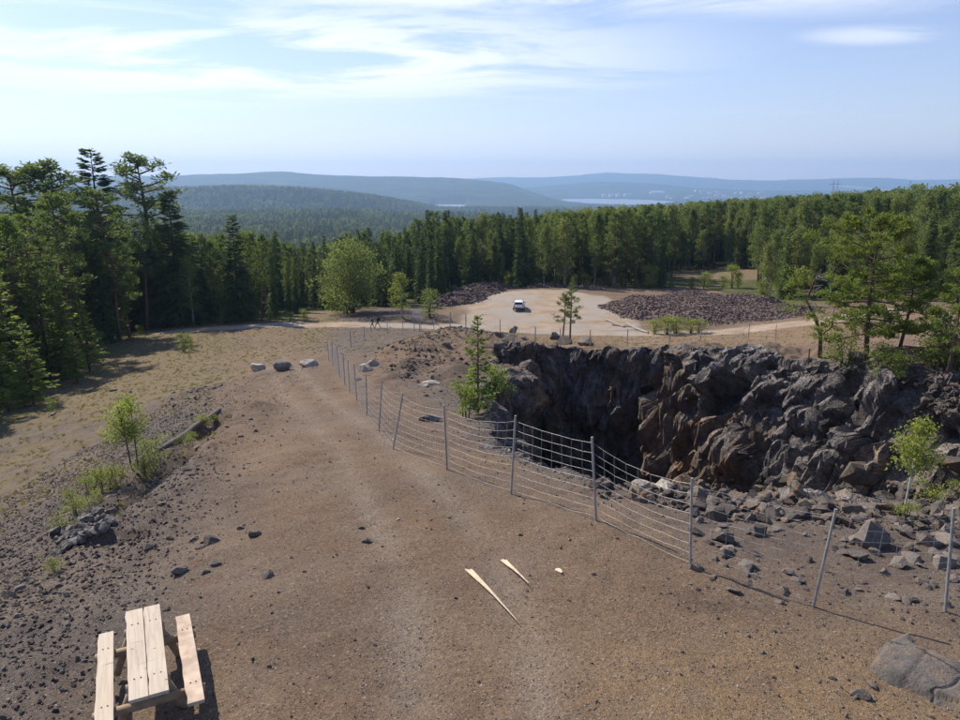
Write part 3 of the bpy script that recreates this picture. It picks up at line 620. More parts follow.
# ------------------------------------------------------------------ forest
SPR = [spruce(11, 18, 2.9, 40, 8, 18, wid=.2), spruce(12, 17, 2.4, 40, 8, 16, droop=.42, wid=.2), spruce(13, 19, 3.4, 38, 8, 20, gap=.2, wid=.19), spruce(14, 9, 2.0, 24, 8, 11, base=.03)]
PIN = [pine(21, 17, .42, 3.2, 34, 7, 22, .42), pine(22, 16, .35, 3.0, 36, 7, 20, .42), pine(23, 18, .5, 3.6, 30, 8, 22, .44), pine(24, 15, .22, 2.9, 40, 7, 18, .4)]
BRO = [broad(31, 15, 2.6, .22, 60, 46, .34, .17), broad(32, 16, 3.0, .18, 66, 46, .36, .17), broad(33, 14, 2.2, .25, 50, 46, .34, .19)]
def zone(x, y):
    A = x / y
    if A < -.4: return 'in the slope forest above the dry grass'
    if A < -.02: return 'in the forest beyond the gravel road'
    if A < .22: return 'in the forest behind the gravel lot'
    return 'in the forest beyond the big waste rock heap'
KINDS = {'spruce': (SPR, (M_BARK, M_SPRUCE), (18, 17, 19, 9)), 'pine': (PIN, (M_PBARK, M_PINE), (17, 16, 18, 15)), 'birch': (BRO, (M_BBARK, M_ASPEN), (15, 16, 14))}
def forest_ok(x, y):
    f = gat(forestm, x, y); cl = np.hypot((x - 57) / 13, (y - 176) / 13) > 1
    view = ~((np.abs((x - 57 * y / 176)) < 9) & (y > 118) & (y < 166))
    bigp = np.hypot(x - 27, y - 45) > 9
    return (f > .55) & cl & view & bigp
pts = []
for gy_ in np.arange(42, 330, 3.2):
    for gx_ in np.arange(-.95 * gy_ - 20, .8 * gy_ + 16, 3.2):
        x, y = gx_ + rng0.uniform(-1.6, 1.6), gy_ + rng0.uniform(-1.6, 1.6)
        if -149 < x < 149 and y < 298: pts.append((x, y))
pts = np.array(pts); ok = forest_ok(pts[:, 0], pts[:, 1]); pts = pts[ok]
a_ = pts[:, 0] / pts[:, 1]
keepd = rng0.uniform(size=len(pts)) < np.where(pts[:, 1] < 120, .62, .78); pts = pts[keepd]; a_ = a_[keepd]
u_ = rng0.uniform(size=len(pts)); leftf = a_ < -.28
pb = np.where(a_ > .08, .55, np.where(leftf, .10, .10)); pp = np.where(leftf, .55, np.where(a_ > .08, .2, .15))
kind = np.where(u_ < pb, 2, np.where(u_ < pb + pp, 1, 0))
dist_ = np.hypot(pts[:, 0], pts[:, 1]); order = np.argsort(dist_); cnt = [0, 0, 0]; rest = []
GL = {0: ('spruce_tree', 'dark conical spruce', 'spruces of the forest'), 1: ('pine_tree', 'tufted green pine', 'pines of the forest'), 2: ('birch_tree', 'leafy broadleaf tree', 'broadleaf trees of the forest')}
LIM = (290, 270, 270)
def add_tree(x, y, k, hgt_, v=None, wide=1., label=None, name=None, mats=None, group=None, zoff=0.):
    meshes, mm, hs = list(KINDS.values())[k]; v = int(rng0.integers(0, len(meshes) - (1 if k == 0 else 0))) if v is None else v
    s = hgt_ / hs[v]; nm, lb, gr = GL[k]; sz = 'tall' if hgt_ > 14 else 'medium-height' if hgt_ > 9.5 else 'short'; lb = sz + ' ' + lb + ' ' + zone(x, y)
    return tree(name or nm, meshes[v], mats or mm, (x, y, float(gz(x, y)) + zoff), s, rng0.uniform(0, 6.28), label or lb, 'tree', group if label else gr, s * wide)
edge_near = gat(forestm, pts[:, 0] + 2.5 * np.where(leftf[...] if len(leftf) == len(pts) else True, 1, 0), pts[:, 1] - 2.5) < .5
for i in order:
    x, y = pts[i]; k = int(kind[i]); A = x / y
    tall = (12.5 if A < -.28 else 13.5) + 4.5 * rng0.uniform() + (2.5 if A > .1 else 0) + 3 * (rng0.uniform() < .12)
    if A < -.36 and y < 100: tall = 9 + 8 * rng0.uniform() + (3 if y > 78 else 0)
    if -.28 < A < .08 and y < 150: tall *= .62 + .25 * rng0.uniform()
    if A > .2 and y < 150: tall *= .42 + .3 * rng0.uniform()
    if -.28 <= A < -.1: tall *= .82
    if edge_near[i] and rng0.uniform() < .4: tall *= .55
    if A > -.42 and y > 100:
        cap = 20 - math.tan(float(env(np.array([A]))[0])) * y - float(gz(x, y)); tall = min(tall, max(5, cap * (rng0.uniform(.5, .95) if rng0.uniform() < .65 else rng0.uniform(.93, 1.13 if A < .08 and k == 0 else 1.02))))
    em = None
    if A < -.36 and y < 92 and (edge_near[i] or rng0.uniform() < .15): tall = rng0.uniform(4.5, 9.5); em = (M_BARK, M_HERO if rng0.uniform() < .6 else M_YOUNG)
    if cnt[k] < LIM[k] and dist_[i] < 245: cnt[k] += 1; add_tree(x, y, k, tall, mats=em, wide=rng0.uniform(.85, 1.15) if A < -.4 else rng0.uniform(.72, 1.0) if k == 0 else rng0.uniform(.62, .95))
    else: rest.append((x, y, k, tall))
# the mass of forest beyond
low = [joined(*spruce(41, 1, .17, 22, 6, 6, wid=.42), M_BARK, M_SPRUCE), joined(*spruce(42, 1, .15, 20, 6, 6, wid=.42), M_BARK, M_SPRUCE),
       joined(*pine(43, 1, .35, .17, 18, 5, 9, .05), M_PBARK, M_PINE), joined(*broad(44, 1, .19, .2, 30, 20, .055, .2), M_BARK, M_ASPEN), joined(*broad(45, 1, .17, .15, 26, 20, .055, .22), M_BARK, M_ASPEN)]
low = [src('far_tree_shape', m) for m in low] + [src('mid_tree_shape', joined(*m_, *KINDS[k_][1])) for k_ in KINDS for m_ in KINDS[k_][0][:3]]
fp = [(x, y, 5 + 3 * k + int(rng0.integers(0, 3)), t) for x, y, k, t in rest]
def band(y0, y1, sp_, hs, amin=-.92, amax=.92):
    y = []; yy = y0; out = []
    while yy < y1:
        n = int((amax - amin) * yy / sp_); xx = np.linspace(amin * yy, amax * yy, n) + rng0.uniform(-.5, .5, n) * sp_; yv = yy + rng0.uniform(-.5, .5, n) * sp_
        out.append(np.stack([xx, yv], 1)); yy += sp_
    o = np.concatenate(out)
    inside = (np.abs(o[:, 0]) < 149) & (o[:, 1] < 298); o = o[~inside]
    gap = fbm(o[:, 0], o[:, 1], 130, 91, 3) < .42; lk = np.ones(len(o), bool)
    o = o[gap & (rng0.uniform(size=len(o)) < .9)]; A = o[:, 0] / o[:, 1]; mixn = fbm(o[:, 0], o[:, 1], 90, 92, 3)
    u = rng0.uniform(size=len(o)) + mixn * .35; br = np.where(A > .08, .5, .12)
    pk = np.where(u < br, 3 + (rng0.uniform(size=len(o)) < .4), np.where(u < br + .22, 2, (rng0.uniform(size=len(o)) < .5) * 1))
    hh = hs * rng0.uniform(.62, 1.1, len(o)) * (1 + .15 * fbm(o[:, 0], o[:, 1], 50, 93, 2)); hh *= np.where((A > -.45) & (A < -.02) & (o[:, 1] < 420), .85, 1)
    return [(x, y, int(p), h_) for (x, y), p, h_ in zip(o, pk, hh)]
fp += band(150, 700, 5.2, 16) + band(700, 2000, 9.5, 18) + band(2000, 4400, 17, 22)
fp = np.array(fp); zf = gz(fp[:, 0], fp[:, 1]); kk = zf > -119
fp = fp[kk]; zf = zf[kk]; wd = rng0.uniform(.85, 1.25, len(fp)) * np.where(fp[:, 1] > 2000, 1.9, np.where(fp[:, 1] > 700, 1.4, 1.05))
hdiv = np.array([1, 1, 1, 1, 1, 18, 17, 19, 17, 16, 18, 15, 16, 14.])[fp[:, 2].astype(int)]; fs = fp[:, 3] / hdiv; wd = np.where(fp[:, 2] > 4, wd * .82, wd)
scatter('forest', np.c_[fp[:, :2], zf], np.c_[fs * wd, fs * wd, fs], np.c_[np.zeros((len(fp), 2)), rng0.uniform(0, 6.28, len(fp))], fp[:, 2].astype(int), low,
        label='continuous mixed forest covering the slopes and valley to the hills')

# ------------------------------------------------------------------ trees that stand out
def px_h(p, top_py, bx):
    """real height of a thing standing at p whose top shows at row top_py"""
    d = ray(bx, top_py); return 20 + d[2] * p.y / d[1] - p.z
def standout(name, px, py, top, meshes, mats, h0, label, wide=1., cat='tree', rz=0., names=('trunk', 'crown'), sink=.05, group=None):
    p = spot(px, py); h_ = px_h(p, top, px); s = h_ / h0
    return tree(name, meshes, mats, (p.x, p.y, p.z - sink), s, rz, label, cat, group, s * wide, names)
# left forest front
for (px, py, top, k, v, lb) in [(112, 330, 149, 0, 2, 'tallest dark spruce, its crown rising above the skyline over the slope forest'),
        (148, 328, 160, 1, 3, 'tall flat-tiered pine just beside the tallest spruce above the skyline'), (181, 326, 192, 0, 0, 'broad dark spruce at the end of the skyline trees by the road'),
        (240, 322, 216, 0, 1, 'lone tall dark conifer by the road beside a slim pale birch'), (62, 345, 168, 1, 1, 'tall pine with an open tufted top among the slope forest'), (28, 350, 172, 1, 2, 'broad bushy dark pine crown at the high end of the slope forest')]:
    p = spot(px, py); add_tree(p.x, p.y, k, px_h(p, top, px), v, 1.45, lb, group=None)
YP = [spruce(51, 7, 1.5, 20, 7, 10, base=.06, droop=-.15, wid=.32), spruce(52, 6, 1.3, 17, 7, 9, base=.1, droop=-.3, gap=.25, wid=.34)]
for i, (px, py, top, lb) in enumerate([(50, 378, 262, 'light green young pine at the front edge of the slope forest'), (14, 392, 268, 'bright green full young pine low on the dry grass edge'), (62, 362, 264, None), (118, 340, 258, 'narrow light green young conifer under the tallest spruce'),
        (34, 405, 322, 'short slim bright young pine standing out on the dry grass'), (90, 372, 300, None), (4, 405, 300, None), (78, 384, 330, None)]):
    standout('young_pine', px, py, top, YP[i % 2], (M_BARK, M_YOUNG if i % 3 else M_HERO), (7, 6)[i % 2], lb or 'bushy young pine at the forest edge above dry grass', 1.15, rz=i, group=None if lb else 'young pines at the forest edge')
BI = [broad(61, 9, 1.5, .25, 34, 40, .24, .2), broad(62, 5, 1.6, .12, 26, 40, .2, .22, stems=3), broad(63, 10, 4.9, .06, 120, 60, .3, .13, stems=4), broad(64, 2.2, 1.0, .1, 18, 36, .13, .2, stems=4, thick=.008)]
standout('birch_tree', 194, 326, 258, BI[0], (M_BBARK, M_SHRUB), 9, 'slim pale birch with light leaves in front of dark conifers', .95)
standout('willow_tree', 352, 314, 246, BI[2], (M_BARK, M_BIRCH), 10, 'big round light green broadleaf tree beside the gravel road', .95)
standout('birch_tree', 402, 320, 274, BI[0], (M_BBARK, M_SHRUB), 9, 'bright yellow-green young birch clump behind the signboard', 1.5)
standout('birch_tree', 428, 319, 290, BI[1], (M_BARK, M_BIRCH), 5, 'low rounded green bush-like tree just beyond the signboard', 1.25)
for px, py, top, lb in [(184, 352, 333, 'sparse pale shrub on the bare grey slope, the nearer of two'), (192, 350, 338, None), (226, 324, 306, 'small light shrub at the road bend'), (290, 322, 312, None), (305, 322, 309, None), (270, 322, 311, None), (18, 398, 368, None), (100, 352, 332, None), (60, 355, 338, None), (140, 335, 325, None), (455, 296, 285, None)]:
    standout('shrub', px, py, top, BI[1], (M_BARK, M_SHRUB if rng0.uniform() < .4 else M_BIRCH), 5, lb or 'small leafy green shrub at the foot of the forest', rng0.uniform(1., 1.5), 'shrub', rz=px, names=('stem', 'foliage'), group=None if lb else 'shrubs along the forest foot')
for k in range(26):
    x = 6 + k * 2.1 + rng0.uniform(-.8, .8); y = 150 - .32 * max(0, x - 22) + rng0.uniform(-2, 4); s = rng0.uniform(.35, .95)
    tree('shrub', BI[1], (M_BARK, M_SHRUB if rng0.uniform() < .45 else M_BIRCH), (x, y, float(gz(x, y)) - .05), s, k, 'leafy green shrub of the hedge at the forest foot behind lot and heap', 'shrub', 'shrubs behind the lot and the big heap', s * rng0.uniform(1, 1.6), ('stem', 'foliage'))
for px in (655, 668, 676, 690, 699):
    standout('shrub', px, 333 + (px % 3), 317 + (px % 4), BI[1], (M_BARK, M_SHRUB), 5, 'bright green low shrub at the foot of the big waste rock heap', 2.3, 'shrub', rz=px, names=('stem', 'foliage'), group='shrubs at the foot of the big heap')
# pit edge
standout('young_pine', 478, 414, 312, spruce(71, 5, .95, 17, 6, 12, base=.10, droop=-.25, gap=.25, wid=.26), (M_PBARK, M_YOUNG), 5, 'slim bright young pine with bare gaps at the pit edge', 1.1)
standout('shrub', 496, 404, 366, broad(72, 2, 1.0, .2, 22, 40, .12, .2, stems=2), (M_BARK, M_YOUNG), 2, 'bright leafy bush beside the slim young pine at the pit edge', .8, 'shrub', names=('stem', 'foliage'))
standout('shrub', 466, 418, 384, broad(73, 2, .9, .15, 20, 36, .12, .2, stems=3), (M_BARK, M_YOUNG), 2, 'light green low bush under the slim young pine', 1.1, 'shrub', names=('stem', 'foliage'))
tp = spot(566, 339); e = empty('twin_stem_pine', (tp.x, tp.y, tp.z - .05)); tag(e, 'small two-stemmed pine on the rocky knoll above the pit', 'tree')
for q, (dx, hh) in enumerate(((-.45, .84), (.5, 1.))):
    hq = px_h(tp, 288, 566) * hh; a, b = pine(74 + q, hq, .36, 1.5, 16, 6, 20, .24, .05)
    for me, m, n in ((a, M_PBARK, 'trunk'), (b, M_PINE, 'crown')): link(n, me, m, e, (dx, 0, 0))
bp = spot(866, 358); hb = px_h(bp, 224, 866)
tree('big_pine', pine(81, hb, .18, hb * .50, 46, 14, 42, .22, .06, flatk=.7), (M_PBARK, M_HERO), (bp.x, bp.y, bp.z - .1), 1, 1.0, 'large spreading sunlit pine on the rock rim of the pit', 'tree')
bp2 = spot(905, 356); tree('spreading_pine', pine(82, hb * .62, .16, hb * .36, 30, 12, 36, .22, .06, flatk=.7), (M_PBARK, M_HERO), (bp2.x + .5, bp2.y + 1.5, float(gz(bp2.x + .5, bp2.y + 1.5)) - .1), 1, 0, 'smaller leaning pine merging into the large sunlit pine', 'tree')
for px, py, top, lb in [(846, 366, 334, 'dense green bush at the trunk of the large pine'), (882, 372, 344, None), (938, 366, 330, None), (955, 366, 312, None), (903, 378, 352, None)]:
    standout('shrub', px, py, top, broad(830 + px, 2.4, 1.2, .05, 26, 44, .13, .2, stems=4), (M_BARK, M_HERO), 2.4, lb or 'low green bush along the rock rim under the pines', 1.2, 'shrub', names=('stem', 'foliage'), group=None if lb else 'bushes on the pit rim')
standout('young_pine', 948, 372, 292, pine(84, 4.2, .2, 1.3, 18, 7, 22, .17, .04), (M_PBARK, M_HERO), 4.2, 'thin young pine with sparse crown on the rim by the corner post', 1.1)
gp = spot(820, 358); gh = px_h(gp, 264, 820)
e = empty('gnarled_pine', (gp.x, gp.y, gp.z - .1)); tag(e, 'crooked half-dead pine with silver bare branches beside the large pine', 'tree')
rg = np.random.default_rng(85); mb = MB()
stem = [np.array(p) * gh for p in ((0, 0, 0), (-.02, 0, .25), (-.1, 0, .45), (-.2, .02, .62), (-.16, 0, .82), (-.1, 0, .95))]
mb.tube(stem, [.16, .13, .11, .085, .06, .02], 7); mb.tube([stem[1], stem[1] + np.array([.22, 0, .2]) * gh * .5, stem[1] + np.array([.2, .03, .5]) * gh * .6], [.09, .07, .03], 6)
mb.build('trunk', M_PBARK, e, True); mb = MB()
for k in range(26):
    t = rg.uniform(.5, .95); p0 = np.array([np.interp(t, [.45, .62, .82, .95], [-.1, -.2, -.16, -.1]), 0, t]) * gh
    az = rg.uniform(-1.2, 1.2); d = np.array([math.cos(az), math.sin(az), rg.uniform(-.3, .3)]) * gh * rg.uniform(.1, .26)
    mb.tube([p0, p0 + d * .6, p0 + d + np.array([0, 0, -.06 * gh])], [.025, .018, .006], 3, False)
mb.build('dead_branch', M_DEADW, e)
A = np.array([np.array([-.22 - rg.uniform(0, .22), rg.uniform(-.15, .15), rg.uniform(.5, .98)]) * gh for _ in range(60)] + [np.array([.08 + rg.uniform(-.1, .12), rg.uniform(-.1, .1), rg.uniform(.3, .5)]) * gh for _ in range(22)])
P = np.repeat(A, 26, 0) + rg.standard_normal((len(A) * 26, 3)) * .14; D = rg.standard_normal(P.shape); D[:, 2] = D[:, 2] * .5 + .5; L = .19 * rg.uniform(.6, 1.3, len(P))
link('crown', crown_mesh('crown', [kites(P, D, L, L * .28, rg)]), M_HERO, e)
standout('rowan_sapling', 903, 517, 421, broad(86, 3.4, .72, .52, 34, 46, .1, .22, thick=.008), (M_BBARK, M_SHRUB), 3.4, 'thin sapling with yellow-green crown and pale stem among pit rubble', 1.)
for px, py, top, lb in [(925, 505, 478, 'small green bush on the rubble near the sapling'), (948, 500, 480, 'low weed tuft on rubble by the grey block'), (545, 455, 432, 'pale little shrub clinging inside the shaded pit'), (905, 522, 500, 'leafy shoots at the foot of the rubble sapling')]:
    standout('shrub', px, py, top, broad(870 + px, 1.2, .6, .1, 14, 26, .09, .22, stems=3), (M_BARK, M_SHRUB if px > 600 else M_BIRCH), 1.2, lb, 1.1, 'shrub', names=('stem', 'foliage'))
# gully shrubs on the left bank
GB = [broad(91 + q, 1.6, .75, .08, 20, 30, .08, .22, stems=4, thick=.008) for q in range(3)]
standout('young_birch', 136, 468, 398, broad(95, 3.2, .9, .28, 34, 50, .1, .2, stems=2, thick=.008), (M_BARK, M_SHRUB), 3.2, 'tallest bright green sapling growing out of the gully', 1.)
for px, py, top in [(152, 462, 436), (145, 478, 456), (106, 492, 464), (118, 486, 466), (92, 506, 490), (76, 517, 497), (62, 530, 514), (205, 428, 414), (214, 424, 414), (192, 440, 430), (185, 446, 434), (54, 573, 556), (88, 490, 474), (72, 500, 488)]:
    lb = 'isolated low green weed clump on the bare gravel bank' if px == 54 else 'yellow-green leafy shrub growing along the gully in the gravel bank'
    standout('shrub', px, py, top, GB[px % 3], (M_BARK, M_SHRUB), 1.6, lb, 1.35, 'shrub', rz=px, names=('stem', 'foliage'), group=None if px == 54 else 'gully shrubs')
for px, py, top in [(8, 412, 388), (38, 408, 400), (52, 412, 398), (110, 425, 420), (40, 430, 424)]:
    standout('grass_sapling', px, py, top, GB[px % 3], (M_BARK, M_YOUNG), 1.6, 'tiny light green seedling on the dry grass slope', .8, 'sapling', rz=px, names=('stem', 'foliage'), group='seedlings on the dry slope')
# dry grass
bl = np.random.default_rng(3); P = np.zeros((26, 3)); P[:, :2] = bl.normal(0, .07, (26, 2)); D = bl.standard_normal((26, 3)) * .35; D[:, 2] = 1
tuft = mesh_np('tuft', *kites(P, D, bl.uniform(.14, .32, 26), np.full(26, .03), bl), True); tuft.materials.append(M_DRYG)
q = np.c_[rng0.uniform(-62, 46, 90000), rng0.uniform(16, 112, 90000)]
pr = gat(att['grass'], q[:, 0], q[:, 1]) * (1 - gat(att['road'], q[:, 0], q[:, 1])) + .7 * gat(forestm, q[:, 0], q[:, 1]) * (q[:, 0] > -75)
q = q[(rng0.uniform(size=len(q)) < pr * .45) & (gat(PT['pd'], q[:, 0], q[:, 1]) < -.3)]
s = rng0.uniform(.35, 1.1, len(q)); scatter('grass', np.c_[q, gz(q[:, 0], q[:, 1]) - .02], np.c_[s, s, s * rng0.uniform(.35, .8, len(q))], np.c_[np.zeros((len(q), 2)), rng0.uniform(0, 6.28, len(q))], np.zeros(len(q)), [src('tuft_shape', tuft)], label='dry yellow grass tufts over the slopes and forest edge')

# ------------------------------------------------------------------ stones
RS = [src('stone_shape', m) for m in ROCKS]; HS = [src('heap_stone_shape', m) for m in HROCKS]
def rots(n, t=.5): return np.c_[rng0.normal(0, t, (n, 2)), rng0.uniform(0, 6.28, n)]
q = np.c_[rng0.uniform(-20, 18, 220000), 5.5 + 42 * rng0.uniform(size=220000) ** 1.6]
den = np.clip(.22 + .75 * gat(PT['lb'], q[:, 0], q[:, 1]) + .6 * sstep(-2.2, -.4, gat(PT['pd'], q[:, 0], q[:, 1])), 0, 1) * (gat(PT['pd'], q[:, 0], q[:, 1]) < -.2) * (1 - .85 * gat(pathm, q[:, 0], q[:, 1]))
q = q[rng0.uniform(size=len(q)) < den]; s = .010 + .05 * rng0.uniform(size=len(q)) ** 5 + .055 * gat(PT['lb'], q[:, 0], q[:, 1]) * rng0.uniform(size=len(q)) ** 5
GSH = []
for m in ROCKS: mq = m.copy(); mq.materials.clear(); mq.materials.append(M_GSTONE); GSH.append(src('gravel_shape', mq))
scatter('gravel', np.c_[q, gz(q[:, 0], q[:, 1]) + s * .2], np.c_[s, s, s], rots(len(q)), rng0.integers(0, 9, len(q)), GSH, ground)
q = np.c_[rng0.uniform(-9, 11, 60000), 5.5 + 26 * rng0.uniform(size=60000) ** 1.5]; cl_ = fbm(q[:, 0], q[:, 1], 1.6, 95, 4, .6); q = q[(gat(PT['pd'], q[:, 0], q[:, 1]) < -.2) & (rng0.uniform(size=len(q)) < np.clip(.35 + 1.1 * cl_, .04, 1))]
TS = []
for k_, c_ in enumerate(((.30, .27, .24), (.21, .17, .14), (.13, .105, .09), (.24, .16, .11))):
    mq = ROCKS[k_].copy(); mq.materials.clear(); mq.materials.append(plain('pebble', c_, .85, var=.3, vs_=20)); TS.append(src('pebble_shape', mq))
s = .006 + .02 * rng0.uniform(size=len(q)) ** 4; scatter('pebbles', np.c_[q, gz(q[:, 0], q[:, 1]) + s * .25], np.c_[s, s, s], rots(len(q)), rng0.choice(4, len(q), p=(.2, .35, .3, .15)), TS, ground)
def stone(px, py, wpx, mat=None, flat=.7, sink=.3):
    p = spot(px, py); w = wpx * (p - Vector(C0)).length / FPX / 2
    me = ROCKS[int(rng0.integers(0, 9))]
    if not mat and gat(PT['pd'], p.x, p.y) < -.25: mat = M_GSTONE
    if mat: me = me.copy(); me.materials.clear(); me.materials.append(mat)
    par = pit if gat(PT['pd'], p.x, p.y) > -.25 else ground
    o = link('rock' if par is pit else 'stone', me, None, par, (p.x, p.y, p.z + w * flat * (.45 - sink)))
    o.scale = (w, w, w * flat * 1.2); o.rotation_euler = (*rng0.normal(0, .25, 2), rng0.uniform(0, 6.28)); return o
for px, py, w in [(210, 545, 26), (196, 541, 14), (222, 540, 14), (200, 549, 12), (268, 577, 18), (366, 543, 12), (362, 530, 9), (240, 530, 11), (254, 537, 20), (180, 573, 22), (215, 566, 16), (205, 575, 12), (190, 560, 12),
        (88, 576, 9), (98, 566, 10), (60, 610, 12), (20, 590, 14), (12, 598, 20), (30, 580, 12), (45, 596, 10), (110, 580, 9), (140, 560, 10), (150, 548, 14), (170, 540, 10), (250, 420, 9), (255, 432, 8), (240, 436, 9), (160, 505, 9), (120, 545, 10), (170, 500, 8),
        (780, 604, 11), (787, 575, 16), (726, 567, 10), (860, 697, 20), (872, 690, 12), (805, 590, 10), (845, 595, 14), (893, 600, 16), (915, 604, 9), (420, 640, 5), (330, 680, 5), (430, 520, 6)]:
    stone(px, py, w, None)
# the dark heap of blocks in the gully
for k in range(58):
    t = rng0.uniform(); px = 58 + 52 * t + rng0.normal(0, 4); py = 545 - 26 * t + rng0.normal(0, 7); stone(px, py, rng0.uniform(7, 17), M_DARKB, .85, .1)
for k in range(60):
    px = rng0.uniform(0, 230); py = 575 - px * .7 + rng0.normal(0, 45)
    if 385 < py < 640: stone(px, py, rng0.uniform(4, 11))
for k in range(40): stone(rng0.uniform(170, 215), rng0.uniform(385, 420), rng0.uniform(4, 8))
# rubble on the pit slope
for k in range(170):
    px = rng0.uniform(690, 960); py = 480 + 115 * rng0.uniform() ** 1.2 + (15 if px > 800 else 0); stone(px, py, (7 + 24 * rng0.uniform() ** 2) * (1 if py < 570 else .6), None, rng0.uniform(.6, .9))
for px, py, w, m in [(955, 480, 34, None), (945, 500, 28, None), (735, 500, 26, None), (716, 520, 30, None), (755, 535, 26, None), (870, 545, 40, None), (930, 545, 34, None), (640, 492, 26, M_PALE), (665, 492, 26, M_PALE), (700, 500, 34, None), (725, 545, 26, None)]:
    stone(px, py, w, m, .95, .1)
q = np.c_[rng0.uniform(3, 34, 30000), rng0.uniform(14, 44, 30000)]; pdq = gat(PT['pd'], q[:, 0], q[:, 1]); ddq = gat(PT['dd'], q[:, 0], q[:, 1])
q = q[(pdq > -1.2) & (ddq < .8) & (q[:, 1] < 40) & (gat(NZ, q[:, 0], q[:, 1]) > .78)]; s = .05 + .30 * rng0.uniform(size=len(q)) ** 2.6
scatter('rubble', np.c_[q, gz(q[:, 0], q[:, 1]) + s * .15], np.c_[s, s, s * .8], rots(len(q)), rng0.integers(0, 9, len(q)), RS, pit)
# rubble strips on the mound beyond the fence
q = np.c_[rng0.uniform(-9, 4, 9000), rng0.uniform(32, 86, 9000)]; w_ = np.exp(-(gat(PT['md'], q[:, 0], q[:, 1]) / 1.8) ** 2) + .12 + np.exp(-(ldist([(-4.5,38),(-3.5,47),(-5,54)], q[:, 0], q[:, 1]) / 1.2) ** 2)
q = q[(rng0.uniform(size=len(q)) < w_) & (gat(PT['pd'], q[:, 0], q[:, 1]) < -.2) & (gat(pathm, q[:, 0], q[:, 1]) < .2)]; s = .05 + .2 * rng0.uniform(size=len(q)) ** 2.5
scatter('broken_rock', np.c_[q, gz(q[:, 0], q[:, 1]) + s * .15], np.c_[s, s, s * .8], rots(len(q)), rng0.integers(0, 9, len(q)), RS, ground)
for px, py, w in [(447, 347, 12), (365, 372, 22), (372, 366, 16), (360, 380, 14), (500, 338, 18), (508, 343, 20), (513, 333, 16), (524, 340, 14), (497, 350, 20), (555, 340, 20), (585, 346, 24), (565, 345, 22), (505, 356, 18)]:
    stone(px, py, w, M_PALE if px < 380 else None, .8, .2)

# boulders that bar the track
def boulder(px, py, wpx, dims, seed, mat, label, rz=0):
    p = spot(px, py); w = wpx * (p - Vector(C0)).length / FPX; k = w / (2 * dims[0])
    o = link('boulder', boulder_mesh(seed, [d * k for d in dims]), mat, None, (p.x, p.y, p.z - .5 * dims[2] * k)); o.rotation_euler = (0, 0, rz); return tag(o, label, 'boulder')
boulder(258, 371, 16.5, (.62, .5, .5), 1, M_PALE, 'smallest rounded pale boulder of the three across the track')
boulder(283, 370, 21, (.75, .5, .55), 5, M_DARKB, 'dark-sided flat-topped boulder in the middle of the three across the track')
boulder(309, 367, 19.5, (.8, .5, .48), 9, M_PALE, 'layered pale boulder of the three across the track, next to the fence', .25)
boulder(430, 421, 24, (.8, .5, .36), 13, M_DARKB, 'dark low boulder lying just behind the wire fence')
boulder(432, 384, 26, (.9, .4, .22), 17, M_PALE, 'flat pale slab on the brown mound beyond the fence')
boulder(424, 386, 12, (.7, .5, .3), 18, M_PALE, 'small pale stone beside the flat slab on the brown mound')
boulder(398, 520, 5, (.6, .5, .35), 19, M_PALE, 'small pale stone on the gravel near the middle of the track')
# smooth slab of bedrock
SP = np.array([spot(*q_)[:2] for q_ in ((860, 668), (872, 650), (888, 637), (905, 634), (925, 650), (955, 664), (1000, 680), (1010, 730), (965, 722), (930, 706), (905, 694), (880, 684))]); sl = Vector((*SP.mean(0), 0)); sl.z = float(gz(sl.x, sl.y))
SX, SY = np.meshgrid(np.linspace(SP[:, 0].min() - .3, SP[:, 0].max() + .3, 90), np.linspace(SP[:, 1].min() - .3, SP[:, 1].max() + .3, 80))
sdd = pdist(SP, SX + fbm(SX, SY, .5, 141, 3) * .12, SY + fbm(SX, SY, .5, 142, 3) * .12); br_, bo_, be_ = blocks(np.stack([SX.ravel() * 1.3, SY.ravel() * 1.3, SX.ravel() * 0], 1), 143)
SZ = gz(SX, SY) - .1 + .19 * sstep(-.05, .22, sdd) + .05 * fbm(SX, SY, .9, 144, 5, .6) + .09 * (br_[:, 0].reshape(SX.shape) - .5) - .02 * (be_.reshape(SX.shape) < .03)
si_ = np.arange(SX.size).reshape(SX.shape); SF = np.stack([si_[:-1, :-1], si_[:-1, 1:], si_[1:, 1:], si_[1:, :-1]], -1).reshape(-1, 4)
bm = mesh_np('bedrock_slab', np.stack([SX - sl.x, SY - sl.y, SZ - sl.z], -1).reshape(-1, 3), SF[sdd.ravel()[SF].min(1) > -.18], True)
ob = link('bedrock_slab', bm, None, None, sl)
sb = MT('slab_rock', .75, .35); n1 = sb.noise(2.2, 7, .6); cc = sb.ramp(n1, [(.3, (.10, .09, .083)), (.5, (.155, .132, .115)), (.68, (.215, .16, .115))])
crk = sb.voro(1.1, feature='DISTANCE_TO_EDGE', out='Distance', vec=sb.mix(.12, sb.P(), sb.noise(3, 4, col=True)))
cc = sb.mix(sb.mr(crk, .012, .0), cc, (.03, .028, .026)); cc = sb.mix(sb.mr(sb.noise(3.5, 7, .7), .53, .62), cc, (.20, .150, .105)); cc = sb.mix(1., cc, sb.mr(sb.noise(40, 4), .3, .7, .7, 1.3), 'MULTIPLY'); sb.color(cc); sb.bump(sb.math('ADD', sb.noise(7, 9, .72), sb.mr(crk, 0, .03, -.6, 0)), .09, 1.)
bm.materials.append(sb.m); tag(ob, 'smooth grey-brown bedrock slab showing through the gravel', 'rock')

